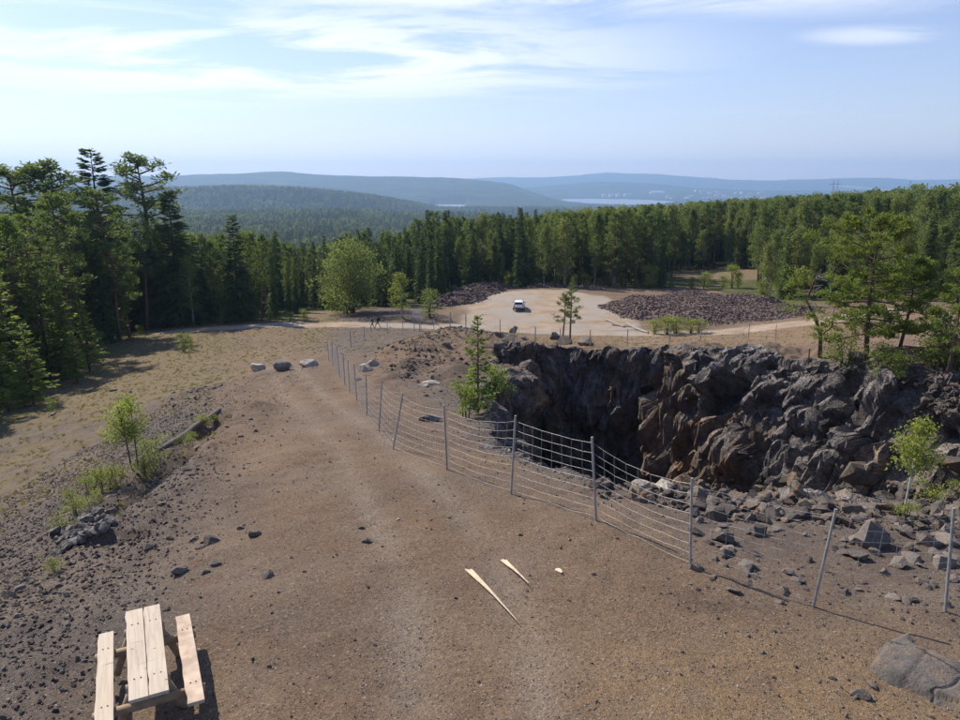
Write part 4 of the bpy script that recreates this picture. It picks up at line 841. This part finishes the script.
# waste rock heaps
def heap(label, poly, hmax, n, seed, smin, smax, mm=None):
    poly = np.array(poly, float); c_ = poly.mean(0); base = float(gz(*c_)); rg = np.random.default_rng(seed)
    X, Y = np.meshgrid(np.linspace(poly[:, 0].min() - 1, poly[:, 0].max() + 1, 60), np.linspace(poly[:, 1].min() - 1, poly[:, 1].max() + 1, 40))
    def hh(x, y):
        d = pdist(poly, x + fbm(x, y, 8, seed, 4) * 4, y + fbm(x, y, 8, seed + 1, 4) * 4)
        return gz(x, y) - .25 + hmax * sstep(-.3, 1, d / (hmax * 3.4)) * (1 + .75 * fbm(x, y, 9, seed + 2, 3)) * (d > -.7)
    e = empty('rock_heap', (0, 0, 0)); tag(e, label, 'rock heap'); Z = hh(X, Y); d = pdist(poly, X, Y)
    i = np.arange(X.size).reshape(X.shape); F = np.stack([i[:-1, :-1], i[:-1, 1:], i[1:, 1:], i[1:, :-1]], -1).reshape(-1, 4)
    link('mound', mesh_np('mound', np.stack([X, Y, Z], -1).reshape(-1, 3), F), mm or M_HEAP, e)
    q = np.c_[rg.uniform(poly[:, 0].min(), poly[:, 0].max(), n), rg.uniform(poly[:, 1].min(), poly[:, 1].max(), n)]; q = q[pdist(poly, q[:, 0] + fbm(q[:, 0], q[:, 1], 8, seed, 4) * 4 + rg.normal(0, .7, n), q[:, 1] + fbm(q[:, 0], q[:, 1], 8, seed + 1, 4) * 4 + rg.normal(0, .7, n)) > -.3]
    s = smin + (smax - smin) * rg.uniform(size=len(q)) ** 3
    scatter('rocks', np.c_[q, hh(q[:, 0], q[:, 1]) + s * .2], np.c_[s, s, s * .85], rots(len(q), .8), rg.integers(0, 6, len(q)), HS, e)
heap('broad purple-grey heap of waste rock beside the gravel road', [(20, 118), (22, 109), (28, 105), (38, 102), (46, 102), (52, 106), (50, 116), (44, 124), (33, 128), (24, 126)], 1.8, 22000, 101, .07, .36)
heap('dark rock heap at the far edge of the gravel lot by the bushes', [(-6, 128), (-5, 121), (-1, 124), (1, 132), (4, 141), (9, 145), (5, 151), (-3, 146), (-8, 136)], 1.8, 8000, 111, .08, .42)
heap('low grey rubble bank behind the parked car', [(8, 146), (16, 145), (24, 143), (26, 147), (16, 151), (8, 151)], 1.4, 2400, 121, .12, .45)
heap('brown earth and rubble bank beside the road behind the two walkers', [(-19, 108.5), (-14, 107.7), (-9, 107.7), (-4, 108.5), (-4, 112), (-10, 113), (-19, 111)], 1.0, 160, 131, .05, .2, M_GROUND)
# ------------------------------------------------------------------ fences
M_STEEL = plain('galvanised_steel', (.42, .43, .44), .5, .6, var=.25, vs_=14)
M_POST = plain('weathered_post', (.30, .295, .285), .65, .25, var=.25, vs_=10)
M_WIRE = plain('fence_wire', (.50, .50, .485), .5, .25, var=.1)
M_DPOST = plain('dark_post', (.10, .085, .07), .9, var=.3)
def fence(label, posts, wires, hw, stay, r_post, r_wire, mat, root_at=0, brace=()):
    """posts: (base point, lean vector, height); wires at even heights, sagging between posts"""
    e = empty('wire_fence', posts[root_at][0]); e0 = Vector(posts[root_at][0]); tag(e, label, 'fence'); rg = np.random.default_rng(len(posts))
    tops = []
    for b, ln, h_ in posts:
        b = Vector(b); up = (Vector((0, 0, 1)) + Vector(ln)).normalized(); tops.append((b - e0, up, h_))
        MB().tube([b - e0 - up * .35, b - e0 + up * h_ * .5, b - e0 + up * h_], [r_post] * 3, 8).build('post', mat, e)
    for i, dv_ in brace:
        b, up, h_ = tops[i]; MB().tube([b + up * h_ * .85, b + Vector(dv_)], r_post * .7, 6).build('brace', mat, e)
    def P(i, f, hgt):
        (b0, u0, h0), (b1, u1, h1) = tops[i], tops[i + 1]
        p = (b0 + u0 * hgt * h0).lerp(b1 + u1 * hgt * h1, f)
        sag = .10 * 4 * f * (1 - f) * ((b1 - b0).length / 2.5) * (.35 + .65 * hgt) * (1 + .5 * math.sin(i * 2.7))
        gzv = float(gz(p.x + e0.x, p.y + e0.y)) - e0.z
        return Vector((p.x, p.y, max(p.z - sag, gzv + .03 + hgt * .5)))
    st_ = MB(); ng = 8
    for w in range(wires):
        hgt = hw[0] + (hw[1] - hw[0]) * w / (wires - 1); pl = []
        for i in range(len(tops) - 1): pl += [P(i, k / ng, hgt) + Vector((0, 0, rg.normal(0, .008))) for k in range(ng)]
        pl.append(P(len(tops) - 2, 1, hgt)); MB().tube(pl, r_wire, 4, False).build('wire', M_WIRE, e)
    for i in range(len(tops) - 1):
        n = max(1, int((tops[i + 1][0] - tops[i][0]).length / stay))
        for k in range(1, n):
            f = k / n; st_.tube([P(i, f + rg.normal(0, .006), hw[0] + (hw[1] - hw[0]) * q) for q in (0, .33, .66, 1)], r_wire * 1.5, 4, False)
    if st_.v: tag(st_.build('wire_stays', M_WIRE, e), kind='stuff')
    return e
NP = [((1105, 560), None), ((945, 612), (954, 508)), ((813, 608), (836, 509)), ((690, 567), (692, 478)), ((596, 521), (592, 437)), ((511, 495), (516, 407)), ((447, 470), (444, 405)), ((393, 450), (403, 393)), ((379, 431), (382, 380)), ((367, 416), (366, 374)), ((357, 401), (354, 364)), ((350, 393), (348, 360)), ((345, 385), (343, 353)), ((340, 378), (337, 346)), ((333, 366), (332, 340)), ((329, 361), (327, 338))]
posts = []
for (bx, by), top in NP:
    b = spot(bx, by) if bx < 1000 else Vector((11.2, 11.6, float(gz(11.2, 11.6))))
    if top:
        t = Vector(aty(top[0], top[1], b.y)); ln = (t - b); h_ = min(2.0, max(1.6, ln.length)); ln = Vector((ln.x / max(.5, ln.z), 0, 0))
    else: ln = Vector((.05, 0, 0)); h_ = 1.85
    posts.append((b, ln, h_))
fence('wire mesh fence on grey steel posts between the gravel track and the pit', posts, 9, (.05, .93), .3, .026, .0020, M_POST, 4)
FPX2 = [(351, 347.5, 329), (364.6, 340.7, 325), (387.5, 333.5, 321.5), (403, 331.5, 321), (421, 331, 321), (434, 330.5, 320.5), (450, 330.5, 320), (466, 332, 320), (500, 336, 321), (514, 348, 327), (535, 347, 334), (560, 347, 334), (590, 347, 335), (627, 347, 334), (669, 345, 332), (700, 343, 330), (748, 340, 317), (775, 340, 322)]
posts = []
for bx, by, ty in FPX2:
    b = spot(bx, by); posts.append((b, Vector((rng0.normal(0, .02), 0, 0)), 1.75 if bx != 748 else 2.3))
fence('far run of the wire fence along the road side of the pit', posts, 5, (.1, .95), 1.2, .045, .003, M_POST, 0, brace=((5, (1.3, 0, 0)), (16, (-1.6, .2, 0))))
b = spot(946, 338); b2 = spot(918, 342); b3 = Vector((b.x + 5, b.y + 2, float(gz(b.x + 5, b.y + 2))))
fence('corner of galvanised mesh fence with a diagonal brace on the rim', [(b2 + Vector((-2.5, 3, 0)), Vector((0, 0, 0)), 1.6), (b, Vector((0, 0, 0)), 2.3), (b3, Vector((0, 0, 0)), 2.2)], 9, (.05, .97), .3, .05, .008, M_STEEL, 1, brace=((1, (-4.0, .6, -.1)),))
p = spot(808, 364); MBp = MB().tube([(0, 0, -.3), (0, 0, 1.1)], .05, 7).build('wooden_stake', M_DPOST); MBp.location = p; tag(MBp, 'short dark wooden stake on the rim beside the crooked pine', 'stake')

# ------------------------------------------------------------------ picnic table
wd = MT('weathered_plank', .75, .25); mp = wd.n.new('ShaderNodeMapping'); wd.l.new(wd.O(), mp.inputs[0]); mp.inputs['Scale'].default_value = (22, 1.3, 22)
n1 = wd.noise(1., 6, .6, vec=mp.outputs[0], dist=.8); wc = wd.ramp(n1, [(.25, (.34, .275, .205)), (.5, (.50, .425, .335)), (.75, (.60, .53, .435))])
wc = wd.mix(wd.mr(wd.noise(3.5, 4, vec=wd.O()), .35, .65, 0, .5), wc, (.50, .405, .30))
cr = wd.n.new('ShaderNodeMapping'); wd.l.new(wd.O(), cr.inputs[0]); cr.inputs['Scale'].default_value = (3.0, 5.2, 3)
kn = wd.voro(1., cr.outputs[0], out='Distance'); wc = wd.mix(wd.mr(kn, .075, .045), wc, (.13, .085, .05))
cr2 = wd.n.new('ShaderNodeMapping'); wd.l.new(wd.O(), cr2.inputs[0]); cr2.inputs['Scale'].default_value = (1.5, 9, 1)
wc = wd.mix(wd.mr(wd.noise(1.1, 2, vec=cr2.outputs[0], dist=.5), .705, .73, 0, .55), wc, (.16, .11, .07))
wd.color(wc); wd.bump(n1, .004, .6); M_PLANK = wd.m
M_BOLT = plain('rusty_bolt', (.10, .075, .06), .7, .3)
M_PLANKD = plain('worn_plank', (.50, .385, .29), .8, var=.3, vs_=5)
M_LOG = plain('support_log', (.30, .22, .14), .85, var=.3, vs_=6)
ta, tb = Vector(atz(143, 608, 13.75)), Vector(atz(149, 696, 13.75)); tcn = (ta + tb) / 2; axd = (tb - ta).normalized(); Lt = (tb - ta).length
TZ = float(gz(tcn.x, tcn.y)); tz0 = TZ
tab = empty('picnic_table', (tcn.x, tcn.y, TZ), math.atan2(axd.y, axd.x) + math.pi / 2); tag(tab, 'pale wooden picnic table with two fixed benches on the gravel', 'picnic table')
def plank(name, x0, x1, y0, y1, z, th, mat, seed, skew=0.):
    rg = np.random.default_rng(seed); n = 14; V = []
    for i in range(n):
        y = y0 + (y1 - y0) * i / (n - 1); wob = rg.normal(0, .006); V += [(x0 + wob, y + skew * 0, z), (x1 + rg.normal(0, .006), y + skew, z), (x1, y + skew, z + th), (x0 + wob, y, z + th)]
    F = [(0, 3, 2, 1), tuple(4 * (n - 1) + k for k in (0, 1, 2, 3))]
    for i in range(n - 1):
        for k in range(4): a = 4 * i + k; b_ = 4 * i + (k + 1) % 4; F.append((a, b_, b_ + 4, a + 4))
    o = MB().add(V, F).build(name, mat, tab); o.data.polygons.foreach_set('use_smooth', np.zeros(len(o.data.polygons), bool))
    bv = o.modifiers.new('edge', 'BEVEL'); bv.width = .006; bv.segments = 2; bv.limit_method = 'ANGLE'; return o
hl = Lt / 2
plank('tabletop_plank', -.235, -.004, -hl, hl, .70, .05, M_PLANK, 1); plank('tabletop_plank', .004, .235, -hl, hl, .703, .05, M_PLANK, 2)
plank('bench_plank', -.64, -.43, -hl - .2, hl + .02, .42, .05, M_PLANK, 3); plank('bench_plank', .43, .64, -hl + .0, hl + .0, .42, .05, M_PLANKD, 4)
for yy in (-hl + .42, hl - .42):
    MB().tube([(-.68, yy, .35), (.68, yy, .35)], [.065, .06], 10).build('cross_beam', M_LOG, tab, True)
    MB().tube([(-.27, yy, .635), (.27, yy, .635)], .06, 10).build('top_beam', M_LOG, tab, True)
    for s in (-1, 1): MB().tube([(s * .44, yy + .1, -.05), (s * .16, yy + .1, .66)], .055, 9).build('leg', M_LOG, tab, True)

for yy in (-hl + .42, hl - .42):
    for xx in (-.57, -.5, -.16, -.08, .08, .16, .5, .57): MB().tube([(xx, yy, .47 if abs(xx) > .4 else .75), (xx, yy, .477 if abs(xx) > .4 else .758)], .011, 7).build('bolt', M_BOLT, tab)
# splintered boards on the track
M_SPL = plain('fresh_split_wood', (.60, .47, .32), .75, var=.25, vs_=8)
def splinter(a, b, wpx, label, seed, forks):
    A, B = spot(*a), spot(*b); rg = np.random.default_rng(seed); d = (B - A); Ln = d.length; d.normalize(); sd_ = d.cross(Vector((0, 0, 1))).normalized(); w = wpx * (A - Vector(C0)).length / FPX
    e = empty('split_board', A); tag(e, label, 'board')
    for k in range(forks):
        o = (k - (forks - 1) / 2) / max(1, forks - 1) * w * rg.uniform(.6, .95); l = Ln * (.97 if k == forks // 2 else rg.uniform(.3, .8)); s0 = rg.uniform(0, .12 if k % 2 else .03) * Ln; mb = MB(); V = []; n = 7
        for i in range(n):
            t = i / (n - 1); ww = w / forks * .62 * (1 - t ** 3 * .8); c_ = d * (s0 + l * t) + sd_ * (o * (1 - t * .8)); pz = float(gz(A.x + c_.x, A.y + c_.y)) - A.z + .008 + .006 * k * (1 - t)
            for q, (x_, z_) in enumerate(((-1, 0), (1, 0), (.8, 1), (-.8, 1))): V.append(c_ + sd_ * ww * x_ + Vector((0, 0, pz + z_ * .018)))
        F = [(0, 3, 2, 1), tuple(4 * (n - 1) + k_ for k_ in (0, 1, 2, 3))]
        for i in range(n - 1):
            for q in range(4): a_i = 4 * i + q; b_i = 4 * i + (q + 1) % 4; F.append((a_i, b_i, b_i + 4, a_i + 4))
        mb.add(V, F).build('strip', M_SPL, e)
lb_ = spot(858, 486); o = link('fallen_block', rock_mesh(157, 20, .62, 'fallen_block'), M_STONE, None, lb_ + Vector((0, 0, .45))); o.scale = (1.7, 1.2, 1.5); o.rotation_euler = (0, .3, .3); tag(o, 'big dark fallen block at the foot of the lit rock wall', 'rock')
lb_ = spot(843, 492); o = link('fallen_block', rock_mesh(158, 18, .6, 'fallen_block'), M_DARKB, None, lb_ + Vector((0, 0, .2))); o.scale = (.8, .7, .7); tag(o, 'smaller grey fallen block leaning before the big dark block', 'rock')
splinter((468, 573), (513, 622), 8, 'longer splintered pale board lying on the gravel', 1, 7)
splinter((503, 563), (529, 590), 7, 'shorter splintered pale board lying on the gravel', 2, 5)
splinter((557, 571), (562, 575), 4, 'tiny pale wood chip on the gravel', 3, 1)

A, B = spot(160, 452), spot(219, 410); m = (A + B) / 2; n_ = 9; pl = [A.lerp(B, i / (n_ - 1)) for i in range(n_)]
o = MB().tube([Vector((q.x, q.y, A.z + (B.z - A.z) * i / (n_ - 1) + .0 + .03 * math.sin(i * 1.7))) - m for i, q in enumerate(pl)], [.13, .135, .13, .128, .125, .12, .115, .11, .1], 9).build('old_log', M_DPOST, None, True); o.location = m; tag(o, 'long dark weathered log lying along the gully', 'log')
# pale fallen logs by the big heap
for i, (a, b, r_, lb) in enumerate([((606, 321), (624, 328), .16, 'upper pale fallen log at the foot of the big heap'), ((626, 324), (648, 334), .17, 'long pale fallen log pointing at the road from the big heap'), ((612, 326), (634, 328), .12, 'thin pale pole crossing between the fallen logs')]):
    A, B = spot(*a), spot(*b); m = (A + B) / 2; o = MB().tube([A - m + Vector((0, 0, r_)), Vector((0, 0, float(gz(m.x, m.y)) - m.z + r_)), B - m + Vector((0, 0, r_))], [r_, r_ * .95, r_ * .8], 8).build('fallen_log', M_DEADW); o.location = m; tag(o, lb, 'log')

# ------------------------------------------------------------------ signboard
M_WHITE = plain('sign_white', (.62, .62, .60), .5, var=.08)
M_SIGNT = plain('sign_grey_print', (.33, .33, .34), .6, var=.05)
s0 = spot(417, 331.5); e = empty('signboard', (s0.x, s0.y, s0.z)); tag(e, 'white information board on two posts by the road', 'sign')
for dx in (-.36, .36): MB().box((dx - .05, -.05, -.3), (dx + .05, .05, 2.9)).build('post', M_POST, e)
MB().box((-.52, -.085, 1.98), (.52, -.055, 2.75)).build('board', M_WHITE, e)
MB().box((-.42, -.092, 2.28), (.42, -.087, 2.46)).build('print_panel', M_SIGNT, e)

# ------------------------------------------------------------------ car
M_PAINT = plain('white_car_paint', (.80, .80, .80), .25, var=.02, spec=.6); M_GLASS = plain('car_glass', (.015, .02, .03), .06, spec=.8, var=.02)
M_TYRE = plain('tyre_rubber', (.02, .02, .02), .85); M_RIM = plain('alloy_rim', (.45, .45, .46), .35, .7); M_RED = plain('tail_lamp', (.35, .02, .02), .2, var=.05); M_BLK = plain('black_trim', (.025, .025, .027), .6)
cp = spot(519, 309.5); car = empty('parked_car', cp, R(-5)); tag(car, 'white estate car parked with its back turned on the gravel lot', 'car')
# local: +y forward, rear at y=-2.15
prof = [(-2.15, .38, .95, .86), (-2.1, .3, 1.02, .89), (-1.2, .24, 1.02, .91), (0, .22, 1.0, .92), (1.0, .24, .97, .9), (1.75, .28, .86, .86), (2.1, .34, .72, .72)]
def loft(secs):
    V = []; F = []; n = len(secs[0])
    for s in secs: V += s
    for i in range(len(secs) - 1):
        for k in range(n): F.append((i * n + k, i * n + (k + 1) % n, (i + 1) * n + (k + 1) % n, (i + 1) * n + k))
    F += [tuple(range(n))[::-1], tuple(range((len(secs) - 1) * n, len(secs) * n))]; return V, F
def ring(y, z0, z1, w): return [(-w * .93, y, z0), (w * .93, y, z0), (w, y, z0 + .15), (w, y, (z0 + z1) / 2), (w * .95, y, z1), (-w * .95, y, z1), (-w, y, (z0 + z1) / 2), (-w, y, z0 + .15)]
def smooth_part(o, lv=2, w=.05):
    b_ = o.modifiers.new('bevel', 'BEVEL'); b_.width = w; b_.segments = 3; b_.limit_method = 'ANGLE'; b_.angle_limit = R(25); return o
body = smooth_part(MB().add(*loft([ring(*p_) for p_ in prof])).build('body', M_PAINT, car, True))
cab = [(-2.02, .99, 1.04, .84), (-1.86, .99, 1.44, .72), (-1.5, .99, 1.52, .69), (-.4, .98, 1.55, .68), (.25, .97, 1.48, .68), (.95, .95, 1.0, .8)]
smooth_part(MB().add(*loft([[(-.84, y, z0), (.84, y, z0), (w, y, z1), (-w, y, z1)] for y, z0, z1, w in cab])).build('cabin', M_PAINT, car, True), w=.04)
MB().add([(-.68, -2.04, 1.06), (.68, -2.04, 1.06), (.60, -1.885, 1.41), (-.60, -1.885, 1.41)], [(0, 1, 2, 3)]).build('rear_window', M_GLASS, car)
MB().add([(-.7, .965, 1.03), (.7, .965, 1.03), (.62, .30, 1.45), (-.62, .30, 1.45)], [(0, 1, 2, 3)]).build('windscreen', M_GLASS, car)
for s in (-1, 1):
    for y0, y1, nm in ((-1.78, -1.02, 'side_window'), (-.95, -.22, 'side_window'), (-.15, .55, 'side_window')):
        MB().add([(s * .835, y0, 1.06), (s * .835, y1 + (.15 if y1 > .5 else 0), 1.06), (s * .735, y1 - (.1 if y1 > .5 else 0), 1.40), (s * .735, y0 + (.06 if y0 < -1.5 else 0), 1.42)], [(0, 1, 2, 3)]).build(nm, M_GLASS, car)
    smooth_part(MB().box((s * .74 - .1, -2.18, .72), (s * .74 + .1, -2.06, 1.02)).build('tail_lamp', M_RED, car), w=.02)
    smooth_part(MB().box((s * .97 - .09, .55, .98), (s * .97 + .09, .68, 1.12)).build('wing_mirror', M_BLK, car), w=.02)
    MB().box((s * .62 - .16, 2.04, .6), (s * .62 + .16, 2.09, .74)).build('headlight', M_RIM, car)
    for y in (-1.32, 1.32):
        w = MB().tube([(s * .74, y, .32), (s * .95, y, .32)], .32, 18).build('wheel', M_TYRE, car, False); MB().tube([(s * .94, y, .32), (s * .965, y, .32)], .2, 12).build('rim', M_RIM, w)
MB().box((-.88, -2.2, .34), (.88, -2.12, .58)).build('bumper', M_BLK, car); MB().box((-.26, -2.175, .78), (.26, -2.15, .9)).build('number_plate', M_WHITE, car)
for s in (-1, 1): MB().tube([(s * .6, -1.6, 1.565), (s * .6, .1, 1.575)], .02, 5).build('roof_rail', M_BLK, car)

# ------------------------------------------------------------------ two walkers
M_SKIN = plain('skin', (.42, .26, .19), .6); M_DCL = plain('dark_clothing', (.022, .022, .026), .85); M_HAIR = plain('dark_hair', (.03, .022, .018), .7); M_PACK = plain('black_backpack', (.015, .015, .018), .8); M_TR = plain('grey_trousers', (.09, .085, .085), .85)
def person(p, face, label, phase, pack):
    e = empty('person', p, face); tag(e, label, 'person')       # faces +y
    J = {'pel': (0, 0, .95, .125), 'sp': (0, .03, 1.15, .12), 'ch': (0, .05, 1.36, .135), 'nk': (0, .07, 1.5, .055), 'hd': (0, .1, 1.6, .085), 'ht': (0, .1, 1.71, .075)}
    for s, n in ((-1, 'l'), (1, 'r')):
        f = s * phase; J['hip' + n] = (s * .095, 0, .9, .095); J['kn' + n] = (s * .1, .2 * f + .05, .5, .062); J['an' + n] = (s * .1, .36 * f - (.06 if f < 0 else 0), .1 + (.06 if f < 0 else 0), .042); J['to' + n] = (s * .11, .36 * f + .15, .045 + (.0 if f > 0 else .02), .035)
        J['sh' + n] = (s * .18, .05, 1.42, .062); J['el' + n] = (s * .24, -.14 * f, 1.16, .043); J['wr' + n] = (s * .23, -.2 * f + .14, .95, .03); J['ha' + n] = (s * .22, -.2 * f + .2, .87, .033)
    E_ = [('pel', 'sp'), ('sp', 'ch'), ('ch', 'nk'), ('nk', 'hd'), ('hd', 'ht')]
    for n in 'lr': E_ += [('pel', 'hip' + n), ('hip' + n, 'kn' + n), ('kn' + n, 'an' + n), ('an' + n, 'to' + n), ('ch', 'sh' + n), ('sh' + n, 'el' + n), ('el' + n, 'wr' + n), ('wr' + n, 'ha' + n)]
    ks = list(J); me = bpy.data.meshes.new('body'); me.from_pydata([J[k][:3] for k in ks], [(ks.index(a), ks.index(b)) for a, b in E_], []); me.update()
    o = link('body', me, None, e); md = o.modifiers.new('skin', 'SKIN'); md.use_smooth_shade = True; md.branch_smoothing = .6
    for v, k in zip(me.skin_vertices[0].data, ks): r_ = J[k][3]; v.radius = (r_, r_ * (.75 if k in ('sp', 'ch', 'pel') else 1)); v.use_root = k == 'pel'
    su = o.modifiers.new('sub', 'SUBSURF'); su.levels = su.render_levels = 2
    bm_ = MT('walker_skin_and_clothes', .85); s_ = bm_.n.new('ShaderNodeSeparateXYZ'); bm_.l.new(bm_.O(), s_.inputs[0]); z_ = s_.outputs['Z']
    c_ = bm_.mix(bm_.mr(z_, .93, .95), (.07, .068, .07), (.022, .022, .026)); c_ = bm_.mix(bm_.mr(z_, 1.49, 1.5), c_, (.42, .26, .19)); bm_.color(c_); me.materials.append(bm_.m)
    bm2 = bmesh.new(); bmesh.ops.create_icosphere(bm2, subdivisions=3, radius=1)
    for v in bm2.verts: v.co = Vector((v.co.x * .1, v.co.y * .115 + .085, v.co.z * .1 + 1.69))
    hm = bpy.data.meshes.new('hair'); bm2.to_mesh(hm); bm2.free(); link('hair', hm, M_HAIR, e)
    if pack:
        smooth_part(MB().box((-.17, -.34, 1.02), (.17, -.1, 1.56)).build('backpack', M_PACK, e, True), w=.07)
w1 = spot(372.6, 329.5); person(w1, R(80), 'dark-clothed person striding along the road, ahead of the one with a backpack', 1, False)
w2 = spot(377.2, 329.2); person((w2.x, w2.y + .7, float(gz(w2.x, w2.y + .7))), R(86), 'person with a large black backpack walking along the gravel road', -1, True)

# ------------------------------------------------------------------ pylons, town, farm
M_PYL = plain('pylon_steel', (.30, .31, .33), .6, .3)
def pylon(x, y, h_, label):
    z = float(gz(x, y)); e = empty('power_pylon', (x, y, z)); tag(e, label, 'pylon', None)
    for dx in (-3.2, 3.2): MB().tube([(dx * 1.15, 0, -1), (dx, 0, h_)], [.55, .4], 6).build('mast', M_PYL, e)
    MB().box((-8.5, -.35, h_ * .86), (8.5, .35, h_ * .86 + .7)).build('cross_arm', M_PYL, e); MB().tube([(-3.4, 0, h_ * .5), (3.2, 0, h_ * .84)], .25, 5).build('brace', M_PYL, e); MB().tube([(3.4, 0, h_ * .5), (-3.2, 0, h_ * .84)], .25, 5).build('brace', M_PYL, e)
    return Vector((x, y, z + h_ * .86))
t1 = aty(836, 180, 1150); b1 = pylon(t1[0], t1[1], t1[2] - float(gz(t1[0], t1[1])), 'faint twin-mast power pylon standing above the distant forest')
t2 = aty(1100, 181, 800); b2 = pylon(t2[0], t2[1], max(20, t2[2] - float(gz(t2[0], t2[1]))), 'twin-mast pylon at the near end of the power line')
for k, dx in enumerate((-7, 0, 7)):
    pl = [b1.lerp(b2, i / 24) + Vector((dx, 0, -9 * 4 * (i / 24) * (1 - i / 24) - .6)) for i in range(25)]; o = MB().tube([q - b1 for q in pl], .06, 4, False).build('power_line', M_WIRE); o.location = b1; tag(o, 'pale power line sagging over the forest between the pylons', 'power line', 'power lines')
M_TW = plain('town_white_render', (.78, .77, .74), .8, var=.05); M_TR2 = plain('town_roof', (.28, .16, .12), .8); M_TG = plain('town_grey_roof', (.3, .3, .3), .8); M_TO = plain('town_orange_render', (.55, .28, .17), .8)
def house(px, py, D0, w, d, h_, label, mat, roof, group, cat='building', rz=0., flatroof=False):
    p = aty(px, py, D0); z = float(gz(p[0], p[1])); e = empty('town_building' if D0 > 4000 else 'farmhouse', (p[0], p[1], z), rz); tag(e, label, cat, group)
    MB().box((-w / 2, -d / 2, -8), (w / 2, d / 2, h_)).build('wall', mat, e); r_ = .1 if flatroof else .35
    V = [(-w * .53, -d * .55, h_), (w * .53, -d * .55, h_), (w * .53, d * .55, h_), (-w * .53, d * .55, h_), (-w * .53, 0, h_ + d * r_), (w * .53, 0, h_ + d * r_)]
    MB().add(V, [(0, 1, 5, 4), (2, 3, 4, 5), (0, 4, 3), (1, 2, 5), (0, 3, 2, 1)]).build('roof', roof, e)
    for k in range(4 if D0 < 4000 else 0): MB().box((-w * .42 + k * w * .22, -d / 2 - .3, h_ * .35), (-w * .42 + k * w * .22 + w * .1, -d / 2 - .02, h_ * .7)).build('window', M_GLASS, e)
rg = np.random.default_rng(5)
for px in (604, 611, 618, 626, 629): house(px, 191, 8300, 42, 24, 34, 'white apartment block above the far lake', M_TW, M_TG, 'white blocks above the lake', flatroof=True)
for px in (652, 656, 659, 663): house(px, 187, 8700, 40, 30, 26, 'pale block in the bright cluster of the far town', M_TW, M_TW, 'bright cluster of the far town', flatroof=True)
for k in range(34):
    px = rg.uniform(668, 770); house(px, 189, rg.uniform(7800, 9200), rg.uniform(20, 52), rg.uniform(14, 24), rg.uniform(10, 24), 'small pale building of the distant town on the hillside', M_TW if rg.uniform() < .8 else M_TO, M_TR2, 'buildings of the distant town', rz=rg.uniform(-.5, .5))
for px in (289, 293, 300, 304): house(px, 217, 1500 + px % 7 * 8, 14, 9, 5, 'pale-roofed farm building in a clearing of the valley forest', M_TW, M_TW, 'farm buildings in the valley', rz=.3)
HAZE = 1.0e-4
# ------------------------------------------------------------------ the air
hz = bpy.data.materials.new('haze_air'); hz.use_nodes = True; hn = hz.node_tree.nodes; hn.clear()
ho = hn.new('ShaderNodeOutputMaterial'); pv = hn.new('ShaderNodeVolumePrincipled')
pv.inputs['Color'].default_value = (.44, .66, 1, 1); pv.inputs['Density'].default_value = HAZE; pv.inputs['Anisotropy'].default_value = .3
hz.node_tree.links.new(pv.outputs[0], ho.inputs['Volume'])
tag(MB().box((-18000, -18000, -128), (18000, 18000, 560)).build('haze', hz), kind='stuff')
